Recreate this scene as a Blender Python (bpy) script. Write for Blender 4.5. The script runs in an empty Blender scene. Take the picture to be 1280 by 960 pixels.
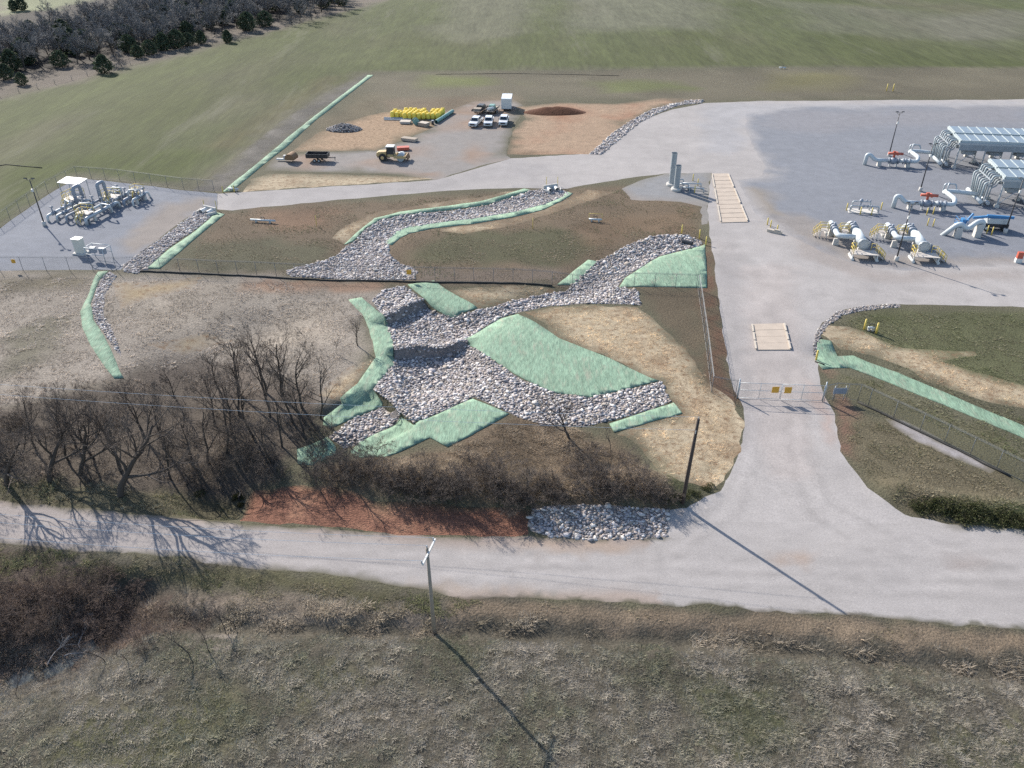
import bpy, math, random
import numpy as np
from mathutils import Vector, Matrix
from mathutils.geometry import delaunay_2d_cdt

random.seed(7)
RNG = np.random.default_rng(11)
SC = bpy.context.scene
COL = SC.collection
R = math.radians

# ------------------------------------------------------------------ camera, sky, sun, exposure
F_PX, PITCH, CAM_H = 1000.0, R(32.6), 50.0          # for a 1280 x 960 frame
cam_data = bpy.data.cameras.new('camera')
cam_data.sensor_width = 36.0
cam_data.lens = 36.0 * F_PX / 1280.0
cam_data.clip_start = 0.5
cam_data.clip_end = 9000.0
cam = bpy.data.objects.new('camera', cam_data)
cam.location = (0, 0, CAM_H)
cam.rotation_euler = (R(90) - PITCH, 0, 0)
COL.objects.link(cam)
SC.camera = cam

SUN_EL, SUN_AZ = R(31.0), R(39.0)                    # azimuth: left of straight ahead
sun_vec = Vector((-math.sin(SUN_AZ) * math.cos(SUN_EL), math.cos(SUN_AZ) * math.cos(SUN_EL), math.sin(SUN_EL)))
world = bpy.data.worlds.new('World')
SC.world = world
world.use_nodes = True
wn, wl = world.node_tree.nodes, world.node_tree.links
wn.clear()
sky = wn.new('ShaderNodeTexSky')
sky.sky_type = 'NISHITA'
sky.sun_disc = False
sky.sun_elevation = SUN_EL
sky.sun_rotation = -SUN_AZ
sky.altitude = 300
bg = wn.new('ShaderNodeBackground')
bg.inputs['Strength'].default_value = 0.11
wo = wn.new('ShaderNodeOutputWorld')
wl.new(sky.outputs[0], bg.inputs[0])
wl.new(bg.outputs[0], wo.inputs[0])
sl = bpy.data.lights.new('sun', 'SUN')
sl.energy = 4.0
sl.angle = R(0.53)
sl.color = (1.0, 0.93, 0.83)
sun = bpy.data.objects.new('sun', sl)
sun.rotation_euler = sun_vec.to_track_quat('Z', 'Y').to_euler()
sun.location = (-60, 80, 120)
COL.objects.link(sun)
SC.view_settings.view_transform = 'Standard'
SC.view_settings.look = 'None'
SC.view_settings.gamma = 1.0
SC.view_settings.use_curve_mapping = False
SC.view_settings.exposure = 1.05
SC.render.engine = 'CYCLES'
SC.cycles.max_bounces = 6
SC.cycles.transparent_max_bounces = 16
SC.cycles.use_denoising = False

# ------------------------------------------------------------------ small maths
def lin(c):
    c = c / 255.0
    return c / 12.92 if c <= 0.04045 else ((c + 0.055) / 1.055) ** 2.4
ALB = 0.50
def C(r, g, b, k=ALB):
    """surface colour (linear) of ground that shows as r, g, b in full sun"""
    return (lin(r) * k, lin(g) * k, lin(b) * k)

SP, CP = math.sin(PITCH), math.cos(PITCH)
def ray(px, py):
    u, v = (px - 640.0) / F_PX, (480.0 - py) / F_PX
    return (u, CP + v * SP, -SP + v * CP)
def PZ(px, py, z=0.0):
    """point of the photograph at height z"""
    dx, dy, dz = ray(px, py)
    t = (z - CAM_H) / dz
    return (dx * t, dy * t, z)

def _hash(ix, iy, seed):
    h = (ix.astype(np.int64) * 374761393 + iy.astype(np.int64) * 668265263 + seed * 982451653) & 0x7fffffff
    h = ((h ^ (h >> 13)) * 1274126177) & 0x7fffffff
    h = (h ^ (h >> 16)) & 0xffff
    return h / 65535.0
def vnoise(x, y, seed=0):
    ix, iy = np.floor(x), np.floor(y)
    fx, fy = x - ix, y - iy
    fx, fy = fx * fx * (3 - 2 * fx), fy * fy * (3 - 2 * fy)
    a, b = _hash(ix, iy, seed), _hash(ix + 1, iy, seed)
    c, d = _hash(ix, iy + 1, seed), _hash(ix + 1, iy + 1, seed)
    return (a * (1 - fx) + b * fx) * (1 - fy) + (c * (1 - fx) + d * fx) * fy
def fbm(x, y, size, octv=4, seed=0):
    x, y = np.asarray(x, float) / size, np.asarray(y, float) / size
    s, amp, tot = 0.0, 1.0, 0.0
    for o in range(octv):
        s = s + amp * vnoise(x * 2 ** o + 17.3 * o, y * 2 ** o - 9.1 * o, seed + o)
        tot += amp
        amp *= 0.5
    return s / tot * 2 - 1
def sstep(a, b, x):
    t = np.clip((x - a) / (b - a), 0, 1)
    return t * t * (3 - 2 * t)
def seg_dist(x, y, pts):
    """distance to a polyline and the fraction along it"""
    best = np.full(np.shape(x), 1e9)
    for (ax, ay), (bx, by) in zip(pts[:-1], pts[1:]):
        ux, uy = bx - ax, by - ay
        t = np.clip(((x - ax) * ux + (y - ay) * uy) / (ux * ux + uy * uy), 0, 1)
        best = np.minimum(best, np.hypot(x - ax - t * ux, y - ay - t * uy))
    return best
def P0(*pp):
    return [PZ(px, py)[:2] for px, py in pp]
def inside(x, y, poly):
    r = np.zeros(np.shape(x), bool)
    n = len(poly)
    for i in range(n):
        ax, ay = poly[i]
        bx, by = poly[(i + 1) % n]
        if ay == by:
            continue
        cond = ((ay > y) != (by > y)) & (x < (bx - ax) * (y - ay) / (by - ay) + ax)
        r ^= cond
    return r

# ------------------------------------------------------------------ the lie of the land
RAVINE = P0((262, 612), (235, 560), (228, 500), (262, 440), (330, 405))
RUN = P0((405, 572), (340, 590), (268, 606))
CREEK = P0((262, 640), (190, 712), (112, 786), (50, 822), (-80, 858), (-300, 900))
DITCH = P0((1900, 900), (1280, 845), (900, 800), (640, 790), (420, 786), (280, 780), (180, 770))
BANK = P0((280, 560), (440, 590), (560, 610), (660, 618), (830, 612))
HEDGE = P0((1120, 615), (1200, 632), (1290, 640), (1500, 660))
WEIRS = [(PZ(478, 400), PZ(529, 376), 1.05, 13.0), (PZ(490, 440), PZ(580, 424), 1.15, 16.0), (PZ(466, 488), PZ(516, 530), 1.0, 14.0)]
SWALE = P0((1025, 440), (1075, 455), (1200, 505), (1300, 548))
CHAN = P0((700, 240), (640, 256), (500, 278), (450, 310), (430, 335))
ARM = P0((868, 303), (800, 318), (745, 355), (660, 378), (560, 415), (545, 470))
ROAD = P0((-500, 625), (0, 655), (300, 685), (560, 708), (800, 712), (1280, 730), (1800, 765))
MOUNDS = [P0((668, 139), (722, 135)) + [1.7, 4.2]]
def H(x, y):
    x, y = np.asarray(x, float), np.asarray(y, float)
    z = 0.25 * fbm(x, y, 45, 3, 5) * sstep(20, 60, seg_dist(x, y, ROAD)) * 0
    z = z + 0.10 * fbm(x, y, 9, 3, 9)
    offroad = sstep(3.2, 8.0, seg_dist(x, y, ROAD))
    z = z - 1.5 * np.exp(-(seg_dist(x, y, RAVINE) / 6.5) ** 2) * offroad
    z = z - 1.0 * np.exp(-(seg_dist(x, y, RUN) / 4.5) ** 2) * offroad
    z = z - 1.7 * np.exp(-(seg_dist(x, y, CREEK) / 3.6) ** 2) * sstep(2.6, 5.5, seg_dist(x, y, ROAD))
    z = z - 0.55 * np.exp(-(seg_dist(x, y, DITCH) / 1.1) ** 2)
    z = z + 1.2 * np.exp(-(seg_dist(x, y, BANK) / 2.6) ** 2) * sstep(2.4, 5.2, seg_dist(x, y, ROAD))
    z = z + 0.8 * np.exp(-(seg_dist(x, y, HEDGE) / 1.6) ** 2)
    z = z - 0.5 * np.exp(-(seg_dist(x, y, SWALE) / 1.8) ** 2)
    z = z - 0.6 * np.exp(-(seg_dist(x, y, CHAN) / 3.5) ** 2)
    z = z - 0.7 * np.exp(-(seg_dist(x, y, ARM) / 3.2) ** 2)
    # hummocks of the rough foreground pasture
    z = z + 0.16 * fbm(x, y, 1.1, 2, 13) * (y < 52) * sstep(3.6, 6.0, seg_dist(x, y, ROAD))
    for a, b, h, back in WEIRS:
        ux, uy = b[0] - a[0], b[1] - a[1]
        L = math.hypot(ux, uy)
        ux, uy = ux / L, uy / L
        t = (x - a[0]) * ux + (y - a[1]) * uy
        n = (x - a[0]) * uy - (y - a[1]) * ux            # downstream, towards the viewer
        if b[1] < a[1]:
            n = -((x - a[0]) * -uy + (y - a[1]) * ux)
        w = sstep(-1.2, 0.6, t) * sstep(-1.2, 0.6, L - t)
        z = z - h * w * sstep(0.0, 0.32, n) * (1 - sstep(4, back, n)) + 0.35 * w * np.exp(-((n + 0.5) / 0.8) ** 2)
    # slow swells of the open land outside the built ground, rising ground under the far wood
    far = sstep(210, 420, y)
    z = z + far * (2.0 * fbm(x, y, 120, 2, 31)) + 3.0 * sstep(300, 700, y) * (x < 0) * sstep(0, -200, x)
    return z
def P(px, py, up=0.0):
    """point of the ground under a pixel of the photograph (optionally lifted)"""
    z = 0.0
    for _ in range(14):
        x, y, _z = PZ(px, py, z)
        h = float(H(x, y))
        if abs(h - z) < 0.004:
            break
        z = 0.35 * z + 0.65 * h
    return Vector((x, y, z + up))

# ------------------------------------------------------------------ materials
MATS = {}
def nt(m):
    m.use_nodes = True
    return m.node_tree.nodes, m.node_tree.links
def mat(name, col, rough=0.6, metal=0.0, var=0.12, scale=6.0, bump=0.0, spec=0.5, coat=0.0):
    """plain surface with uneven tone, some wear"""
    if name in MATS:
        return MATS[name]
    m = bpy.data.materials.new(name)
    n, l = nt(m)
    b = n['Principled BSDF']
    tc = n.new('ShaderNodeTexCoord')
    nz = n.new('ShaderNodeTexNoise')
    nz.inputs['Scale'].default_value = scale
    nz.inputs['Detail'].default_value = 6
    l.new(tc.outputs['Object'], nz.inputs['Vector'])
    mx = n.new('ShaderNodeMix')
    mx.data_type = 'RGBA'
    mx.inputs[6].default_value = (*[c * (1 - var) for c in col], 1)
    mx.inputs[7].default_value = (*[min(c * (1 + var), 0.95) for c in col], 1)
    l.new(nz.outputs['Fac'], mx.inputs[0])
    l.new(mx.outputs[2], b.inputs['Base Color'])
    mr = n.new('ShaderNodeMapRange')
    mr.inputs[3].default_value = max(rough - 0.1, 0.03)
    mr.inputs[4].default_value = min(rough + 0.12, 1)
    l.new(nz.outputs['Fac'], mr.inputs[0])
    l.new(mr.outputs[0], b.inputs['Roughness'])
    b.inputs['Metallic'].default_value = metal
    b.inputs['Specular IOR Level'].default_value = spec
    b.inputs['Coat Weight'].default_value = coat
    if bump:
        bp = n.new('ShaderNodeBump')
        bp.inputs['Strength'].default_value = bump
        bp.inputs['Distance'].default_value = 0.05
        l.new(nz.outputs['Fac'], bp.inputs['Height'])
        l.new(bp.outputs[0], b.inputs['Normal'])
    MATS[name] = m
    return m
def mat_col(name, rough=0.95, n1=(1.2, 0.35), n2=(7.0, 0.35), bump=(4.0, 0.5, 0.15), tint=None, stretch=None, spec=0.2, trans=0.0, tn=(2.2, 0.42, 0.62)):
    """ground: the colour attribute of the mesh times two scales of mottling, with fine relief"""
    m = bpy.data.materials.new(name)
    n, l = nt(m)
    b = n['Principled BSDF']
    at = n.new('ShaderNodeAttribute')
    at.attribute_name = 'Col'
    ge = n.new('ShaderNodeNewGeometry')
    mp = n.new('ShaderNodeMapping')
    l.new(ge.outputs['Position'], mp.inputs['Vector'])
    if stretch:
        mp.inputs['Rotation'].default_value = (0, 0, stretch[0])
        mp.inputs['Scale'].default_value = (1, stretch[1], 1)
    cur = at.outputs['Color']
    first = None
    for sc, st in (n1, n2):
        z = n.new('ShaderNodeTexNoise')
        z.inputs['Scale'].default_value = sc
        z.inputs['Detail'].default_value = 5
        z.inputs['Roughness'].default_value = 0.65
        l.new(mp.outputs[0], z.inputs['Vector'])
        mr = n.new('ShaderNodeMapRange')
        mr.inputs[1].default_value, mr.inputs[2].default_value = 0.25, 0.75
        mr.inputs[3].default_value, mr.inputs[4].default_value = 1 - st, 1 + st
        l.new(z.outputs['Fac'], mr.inputs[0])
        mu = n.new('ShaderNodeVectorMath')
        mu.operation = 'SCALE'
        l.new(cur, mu.inputs[0])
        l.new(mr.outputs[0], mu.inputs['Scale'])
        cur = mu.outputs[0]
        first = first or z
    if tint:
        z = n.new('ShaderNodeTexNoise')
        z.inputs['Scale'].default_value = tn[0]
        z.inputs['Detail'].default_value = 6
        z.inputs['Roughness'].default_value = 0.7
        l.new(mp.outputs[0], z.inputs['Vector'])
        mr = n.new('ShaderNodeMapRange')
        mr.inputs[1].default_value, mr.inputs[2].default_value = tn[1], tn[2]
        l.new(z.outputs['Fac'], mr.inputs[0])
        mx = n.new('ShaderNodeMix')
        mx.data_type = 'RGBA'
        l.new(mr.outputs[0], mx.inputs[0])
        l.new(cur, mx.inputs[6])
        mx.inputs[7].default_value = (*tint, 1)
        cur = mx.outputs[2]
    l.new(cur, b.inputs['Base Color'])
    b.inputs['Roughness'].default_value = rough
    if trans:
        tr = n.new('ShaderNodeBsdfTranslucent')
        l.new(cur, tr.inputs['Color'])
        ms = n.new('ShaderNodeMixShader')
        ms.inputs[0].default_value = trans
        l.new(b.outputs[0], ms.inputs[1])
        l.new(tr.outputs[0], ms.inputs[2])
        l.new(ms.outputs[0], n['Material Output'].inputs['Surface'])
    b.inputs['Specular IOR Level'].default_value = spec
    if bump:
        z = n.new('ShaderNodeTexNoise')
        z.inputs['Scale'].default_value = bump[0]
        z.inputs['Detail'].default_value = 6
        z.inputs['Roughness'].default_value = 0.6
        l.new(mp.outputs[0], z.inputs['Vector'])
        bp = n.new('ShaderNodeBump')
        bp.inputs['Strength'].default_value = bump[1]
        bp.inputs['Distance'].default_value = bump[2]
        l.new(z.outputs['Fac'], bp.inputs['Height'])
        l.new(bp.outputs[0], b.inputs['Normal'])
    return m

# ------------------------------------------------------------------ mesh building
class MB:
    def __init__(s):
        s.v, s.f, s.sm = [], [], []
    def add(s, vs, fs, smooth=False):
        o = len(s.v)
        s.v += [tuple(v) for v in vs]
        s.f += [tuple(i + o for i in f) for f in fs]
        s.sm += [smooth] * len(fs)
        return s
    def box(s, c, d, rz=0.0, rx=0.0, ry=0.0, taper=1.0):
        M = Matrix.Translation(c) @ Matrix.Rotation(rz, 4, 'Z') @ Matrix.Rotation(ry, 4, 'Y') @ Matrix.Rotation(rx, 4, 'X')
        a, b, h = d[0] / 2, d[1] / 2, d[2] / 2
        vs = [M @ Vector(p) for p in ((-a, -b, -h), (a, -b, -h), (a, b, -h), (-a, b, -h), (-a * taper, -b * taper, h), (a * taper, -b * taper, h), (a * taper, b * taper, h), (-a * taper, b * taper, h))]
        return s.add(vs, [(3, 2, 1, 0), (4, 5, 6, 7), (0, 1, 5, 4), (1, 2, 6, 5), (2, 3, 7, 6), (3, 0, 4, 7)])
    def tube(s, pts, r, n=10, cap=True):
        pts = [Vector(p) for p in pts]
        rs = r if isinstance(r, (list, tuple)) else [r] * len(pts)
        T = []
        for i in range(len(pts)):
            a = pts[max(i - 1, 0)]
            b = pts[min(i + 1, len(pts) - 1)]
            d = (b - a)
            T.append(d.normalized() if d.length > 1e-9 else Vector((0, 0, 1)))
        up = Vector((0, 0, 1)) if abs(T[0].z) < 0.9 else Vector((1, 0, 0))
        u = T[0].cross(up).normalized()
        vs, fs = [], []
        for i, p in enumerate(pts):
            u = (u - T[i] * u.dot(T[i])).normalized()
            w = T[i].cross(u)
            for k in range(n):
                a = 2 * math.pi * k / n
                vs.append(p + (u * math.cos(a) + w * math.sin(a)) * rs[i])
        for i in range(len(pts) - 1):
            for k in range(n):
                k2 = (k + 1) % n
                fs.append((i * n + k, i * n + k2, (i + 1) * n + k2, (i + 1) * n + k))
        s.add(vs, fs, n > 5)
        if cap:
            o = len(s.v) - len(vs)
            s.f.append(tuple(o + k for k in reversed(range(n))))
            s.f.append(tuple(o + (len(pts) - 1) * n + k for k in range(n)))
            s.sm += [False, False]
        return s
    def cyl(s, a, b, r, n=12, r2=None):
        return s.tube([a, b], [r, r if r2 is None else r2], n)
    def sphere(s, c, r, n=10, m=6, sc=(1, 1, 1)):
        vs, fs = [], []
        for i in range(m + 1):
            th = math.pi * i / m
            for k in range(n):
                ph = 2 * math.pi * k / n
                vs.append((c[0] + r * sc[0] * math.sin(th) * math.cos(ph), c[1] + r * sc[1] * math.sin(th) * math.sin(ph), c[2] + r * sc[2] * math.cos(th)))
        for i in range(m):
            for k in range(n):
                fs.append((i * n + k, (i + 1) * n + k, (i + 1) * n + (k + 1) % n, i * n + (k + 1) % n))
        return s.add(vs, fs, True)
    def prism(s, prof, y0, y1, axis='Y'):
        """a closed profile (x, z) drawn out along y"""
        n = len(prof)
        if axis == 'Y':
            vs = [(x, y0, z) for x, z in prof] + [(x, y1, z) for x, z in prof]
        else:
            vs = [(y0, x, z) for x, z in prof] + [(y1, x, z) for x, z in prof]
        fs = [tuple(range(n)), tuple(reversed(range(n, 2 * n)))]
        fs += [(i, i + n, (i + 1) % n + n, (i + 1) % n) for i in range(n)]
        return s.add(vs, fs)
    def mesh(s, name):
        me = bpy.data.meshes.new(name)
        me.from_pydata(s.v, [], s.f)
        me.polygons.foreach_set('use_smooth', s.sm)
        me.update()
        return me
    def build(s, name, m, parent=None, loc=None, rz=0.0):
        return link(name, s.mesh(name), m, parent, loc, rz)
def link(name, me, m, parent=None, loc=None, rz=0.0):
    if m is not None and not me.materials:
        me.materials.append(m)
    o = bpy.data.objects.new(name, me)
    COL.objects.link(o)
    o.parent = parent
    if loc is not None:
        o.location = loc
    o.rotation_euler.z = rz
    return o
def tag(o, label=None, cat=None, group=None, kind=None):
    if label:
        o['label'] = label
    if cat:
        o['category'] = cat
    if group:
        o['group'] = group
    if kind:
        o['kind'] = kind
    return o
def thing(name, label, cat, loc=(0, 0, 0), rz=0.0, group=None):
    o = bpy.data.objects.new(name, None)
    o.empty_display_size = 0.3
    COL.objects.link(o)
    o.location = loc
    o.rotation_euler.z = rz
    return tag(o, label, cat, group)
def copy_tree(o, loc=None, rz=None, label=None, parent=None, scale=None):
    c = o.copy()
    COL.objects.link(c)
    c.parent = parent
    if loc is not None:
        c.location = loc
    if rz is not None:
        c.rotation_euler.z = rz
    if scale is not None:
        c.scale = scale
    if label:
        c['label'] = label
    for ch in list(o.children):
        copy_tree(ch, parent=c)
    return c
def bend(pts, r, k=5):
    """a pipe run with rounded elbows"""
    pts = [Vector(p) for p in pts]
    out = [pts[0]]
    for a, b, c in zip(pts[:-2], pts[1:-1], pts[2:]):
        d1, d2 = (a - b), (c - b)
        q = min(r, d1.length * 0.48, d2.length * 0.48)
        p0, p1 = b + d1.normalized() * q, b + d2.normalized() * q
        for i in range(k + 1):
            t = i / k
            out.append(p0 * (1 - t) ** 2 + b * 2 * t * (1 - t) + p1 * t * t)
    out.append(pts[-1])
    return out
def np_mesh(name, V, T, cols=None, m=None, smooth=False):
    """mesh from arrays: V (n,3), T (m,3) triangles, cols (n,3)"""
    me = bpy.data.meshes.new(name)
    n, k = len(V), len(T)
    me.vertices.add(n)
    me.vertices.foreach_set('co', np.ascontiguousarray(V, np.float32).ravel())
    me.loops.add(k * 3)
    me.loops.foreach_set('vertex_index', np.ascontiguousarray(T, np.int32).ravel())
    me.polygons.add(k)
    me.polygons.foreach_set('loop_start', np.arange(0, k * 3, 3, dtype=np.int32))
    me.polygons.foreach_set('loop_total', np.full(k, 3, np.int32))
    if smooth:
        me.polygons.foreach_set('use_smooth', np.ones(k, bool))
    me.update(calc_edges=True)
    if cols is not None:
        a = me.color_attributes.new('Col', 'FLOAT_COLOR', 'POINT')
        c4 = np.ones((n, 4), np.float32)
        c4[:, :3] = cols
        a.data.foreach_set('color', c4.ravel())
    if m is not None:
        me.materials.append(m)
    return me
# ------------------------------------------------------------------ ground zones, traced from the photograph onto the land
PA_CACHE = {}
def PA(pp):
    key = tuple(pp)
    if key not in PA_CACHE:
        PA_CACHE[key] = _PA(pp)
    return PA_CACHE[key]
def _PA(pp):
    a = np.array(pp, float)
    u, v = (a[:, 0] - 640) / F_PX, (480 - a[:, 1]) / F_PX
    dy, dz = CP + v * SP, -SP + v * CP
    z = np.zeros(len(a))
    for _ in range(14):
        t = (z - CAM_H) / dz
        z = 0.4 * z + 0.6 * H(u * t, dy * t)
    return np.stack([u * t, dy * t], 1)
def outline(pp, amp, seed, step=None):
    """resampled world outline with a little raggedness"""
    w = PA(pp)
    out = []
    n = len(w)
    for i in range(n):
        a, b = w[i], w[(i + 1) % n]
        L = float(np.hypot(*(b - a)))
        st = step or max(0.55, 0.011 * float(np.hypot(*a)))
        k = max(1, min(160, int(L / st)))
        for j in range(k):
            out.append(a + (b - a) * j / k)
    o = np.array(out)
    if amp > 0:
        o = o + amp * np.stack([fbm(o[:, 0], o[:, 1], 2.2, 3, seed), fbm(o[:, 0], o[:, 1], 2.2, 3, seed + 50)], 1)
    return o

Z = {}      # name: (pixels, ragged edge in metres)
Z['field'] = ([(-420, 212), (0, 124), (310, 46), (440, 12), (520, -10), (700, -60), (1400, -100), (2300, -100), (2300, 86), (1280, 86), (960, 84), (700, 88), (480, 90), (455, 92), (400, 119), (350, 152), (300, 192), (240, 234), (150, 226), (97, 220), (0, 284), (-420, 490)], 0.8)
Z['county_road'] = ([(-500, 590), (0, 624), (60, 632), (200, 645), (300, 655), (440, 662), (500, 668), (600, 671), (665, 672), (750, 674), (828, 672), (834, 640), (853, 634), (900, 634), (1000, 637), (1130, 644), (1185, 652), (1280, 664), (1750, 712), (1850, 836), (1280, 788), (1040, 768), (890, 757), (740, 752), (640, 749), (600, 748), (500, 736), (450, 725), (350, 712), (250, 700), (125, 690), (0, 680), (-500, 642)], 0.55)
Z['access_road'] = ([(850, 646), (856, 636), (900, 612), (915, 590), (925, 565), (930, 540), (930, 510), (922, 495), (912, 470), (905, 420), (899, 380), (893, 330), (888, 300), (884, 262), (889, 216), (832, 217), (790, 222), (740, 230), (710, 236), (640, 235), (560, 238), (500, 243), (400, 252), (290, 263), (272, 262), (272, 242), (335, 238), (470, 230), (545, 225), (640, 198), (737, 192), (770, 168), (800, 151), (840, 137), (880, 129), (960, 126), (1280, 124), (1900, 124), (1990, 420), (1280, 384), (1220, 382), (1120, 380), (1070, 383), (1045, 390), (1028, 403), (1020, 420), (1018, 440), (1022, 460), (1025, 480), (1035, 500), (1045, 517), (1047, 535), (1052, 565), (1067, 587), (1085, 610), (1110, 630), (1132, 645), (1160, 656), (1000, 652), (900, 650)], 0.35)
Z['station_pad'] = ([(932, 142), (1000, 133), (1120, 131), (1280, 131), (1900, 131), (1960, 356), (1280, 332), (1200, 334), (1130, 338), (1080, 335), (1040, 321), (1000, 301), (970, 285), (945, 268), (935, 250), (922, 225), (950, 222), (958, 210), (945, 190), (932, 165)], 0.5)
Z['vent_pad'] = ([(778, 236), (800, 226), (832, 217), (889, 216), (884, 262), (886, 280), (878, 281), (876, 258), (850, 252), (790, 250)], 0.5)
Z['valve_yard_pad'] = ([(-160, 356), (0, 338), (150, 337), (180, 312), (215, 285), (245, 264), (272, 262), (272, 242), (230, 238), (150, 228), (97, 223), (60, 243), (0, 285), (-160, 352)], 0.25)
Z['laydown_yard'] = ([(330, 213), (345, 195), (400, 190), (470, 188), (505, 175), (540, 160), (520, 148), (560, 138), (590, 127), (640, 124), (656, 133), (641, 160), (632, 194), (640, 198), (600, 207), (545, 225), (480, 217), (380, 215)], 0.6)
Z['soil_verge'] = ([(455, 92), (464, 94), (400, 141), (330, 198), (283, 239), (240, 239), (300, 192), (350, 152), (400, 119)], 0.4)
Z['red_soil'] = ([(634, 193), (641, 165), (656, 149), (645, 134), (700, 128), (770, 130), (830, 122), (876, 124), (840, 130), (815, 137), (790, 150), (765, 167), (737, 193)], 0.6)
Z['red_bank'] = ([(300, 652), (305, 630), (320, 610), (380, 607), (440, 615), (470, 625), (560, 632), (664, 636), (662, 669), (600, 671), (500, 667), (440, 661)], 0.4)
Z['gravel_wash'] = ([(1105, 522), (1130, 525), (1172, 547), (1210, 567), (1247, 585), (1235, 591), (1185, 570), (1147, 552), (1115, 532)], 0.35)
STRAW = [
    [(363, 190), (400, 165), (440, 150), (480, 140), (520, 140), (545, 158), (505, 175), (470, 188), (400, 190)],
    [(315, 224), (335, 217), (400, 218), (480, 219), (545, 223), (470, 229), (335, 237), (305, 240)],
    [(415, 297), (430, 282), (470, 266), (540, 254), (600, 246), (640, 238), (655, 238), (600, 254), (500, 267), (470, 275), (445, 295), (430, 305)],
    [(545, 287), (640, 274), (705, 252), (735, 237), (770, 240), (720, 256), (640, 283), (580, 292)],
    [(655, 390), (690, 384), (740, 382), (800, 384), (825, 405), (850, 430), (880, 470), (888, 485), (915, 500), (925, 520), (930, 545), (925, 565), (912, 590), (895, 610), (870, 607), (850, 602), (830, 590), (800, 560), (780, 545), (767, 541), (852, 517), (842, 504), (825, 476), (760, 447), (700, 424)],
    [(557, 361), (600, 358), (690, 359), (700, 364), (640, 376), (600, 385)],
    [(410, 478), (440, 458), (470, 448), (447, 480), (425, 500), (398, 497)],
    [(140, 355), (250, 347), (240, 360), (180, 376), (150, 386)],
    [(180, 432), (260, 415), (300, 424), (230, 442)],
    [(1025, 417), (1035, 408), (1060, 410), (1090, 420), (1130, 435), (1165, 437), (1220, 440), (1225, 445), (1180, 450), (1220, 465), (1280, 480), (1420, 510), (1420, 560), (1280, 512), (1240, 505), (1190, 490), (1140, 465), (1090, 445), (1050, 437), (1040, 427)],
]
RIPRAP = {   # name: (pixels, stone size, label)
    'outlet': ([(152, 332), (160, 326), (207, 294), (250, 261), (271, 262), (265, 270), (240, 290), (207, 312), (185, 336), (172, 342), (155, 340)], 0.30, 'grey stone lining of the ditch beside the left valve yard'),
    'strip': ([(137, 340), (146, 345), (134, 362), (129, 380), (131, 395), (141, 415), (152, 445), (146, 440), (132, 420), (119, 400), (115, 380), (120, 365), (127, 350)], 0.26, 'thin stone strip along the curved green blanket below the valve yard'),
    'channel': ([(690, 235), (705, 238), (712, 243), (700, 248), (680, 256), (640, 266), (590, 274), (540, 280), (505, 286), (492, 295), (484, 305), (488, 318), (500, 330), (515, 335), (522, 340), (518, 349), (480, 351), (420, 349), (365, 346), (358, 341), (370, 334), (400, 328), (420, 320), (432, 308), (445, 300), (458, 285), (475, 275), (500, 270), (560, 264), (610, 257), (640, 247), (665, 238)], 0.34, 'winding grey stone channel fanning out at the long fence'),
    'arm': ([(715, 356), (747, 327), (780, 309), (802, 299), (830, 293), (860, 293), (877, 302), (876, 307), (860, 311), (825, 320), (800, 335), (780, 347), (772, 359), (797, 364), (802, 382), (780, 380), (740, 380), (690, 382), (660, 386), (665, 370), (707, 364)], 0.33, 'grey stone channel curving from the access road culvert under the fence'),
    'chute': ([(470, 370), (480, 362), (505, 357), (512, 361), (527, 374), (550, 392), (565, 397), (580, 392), (620, 382), (640, 376), (665, 370), (690, 382), (655, 389), (625, 398), (579, 424), (602, 441), (625, 457), (657, 476), (692, 492), (735, 498), (790, 486), (825, 476), (838, 502), (790, 519), (735, 533), (684, 533), (641, 519), (594, 496), (516, 530), (500, 515), (480, 497), (466, 488), (480, 470), (492, 457), (490, 427), (480, 400), (465, 375)], 0.33, 'large stepped stone basin between the green blankets'),
    'toe': ([(475, 503), (502, 523), (460, 547), (445, 557), (430, 562), (410, 546), (440, 525)], 0.32, 'small stone apron below the stepped basin by the bare trees'),
    'road': ([(664, 637), (690, 632), (725, 631), (790, 634), (838, 636), (833, 672), (750, 674), (690, 671), (664, 664), (660, 655)], 0.30, 'pale stone apron at the county road beneath the brush'),
    'edge': ([(737, 193), (765, 167), (790, 150), (815, 137), (840, 130), (860, 126), (880, 125), (877, 129), (852, 131), (827, 140), (802, 152), (777, 172), (752, 193)], 0.40, 'grey stone edging between red soil and the gravel loop'),
    'kerb': ([(1017, 445), (1019, 418), (1030, 402), (1047, 390), (1075, 383), (1125, 380), (1125, 384), (1078, 388), (1052, 394), (1036, 406), (1025, 420), (1022, 445)], 0.24, 'dark stone edging round the grass corner right of the access road'),
}
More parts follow.
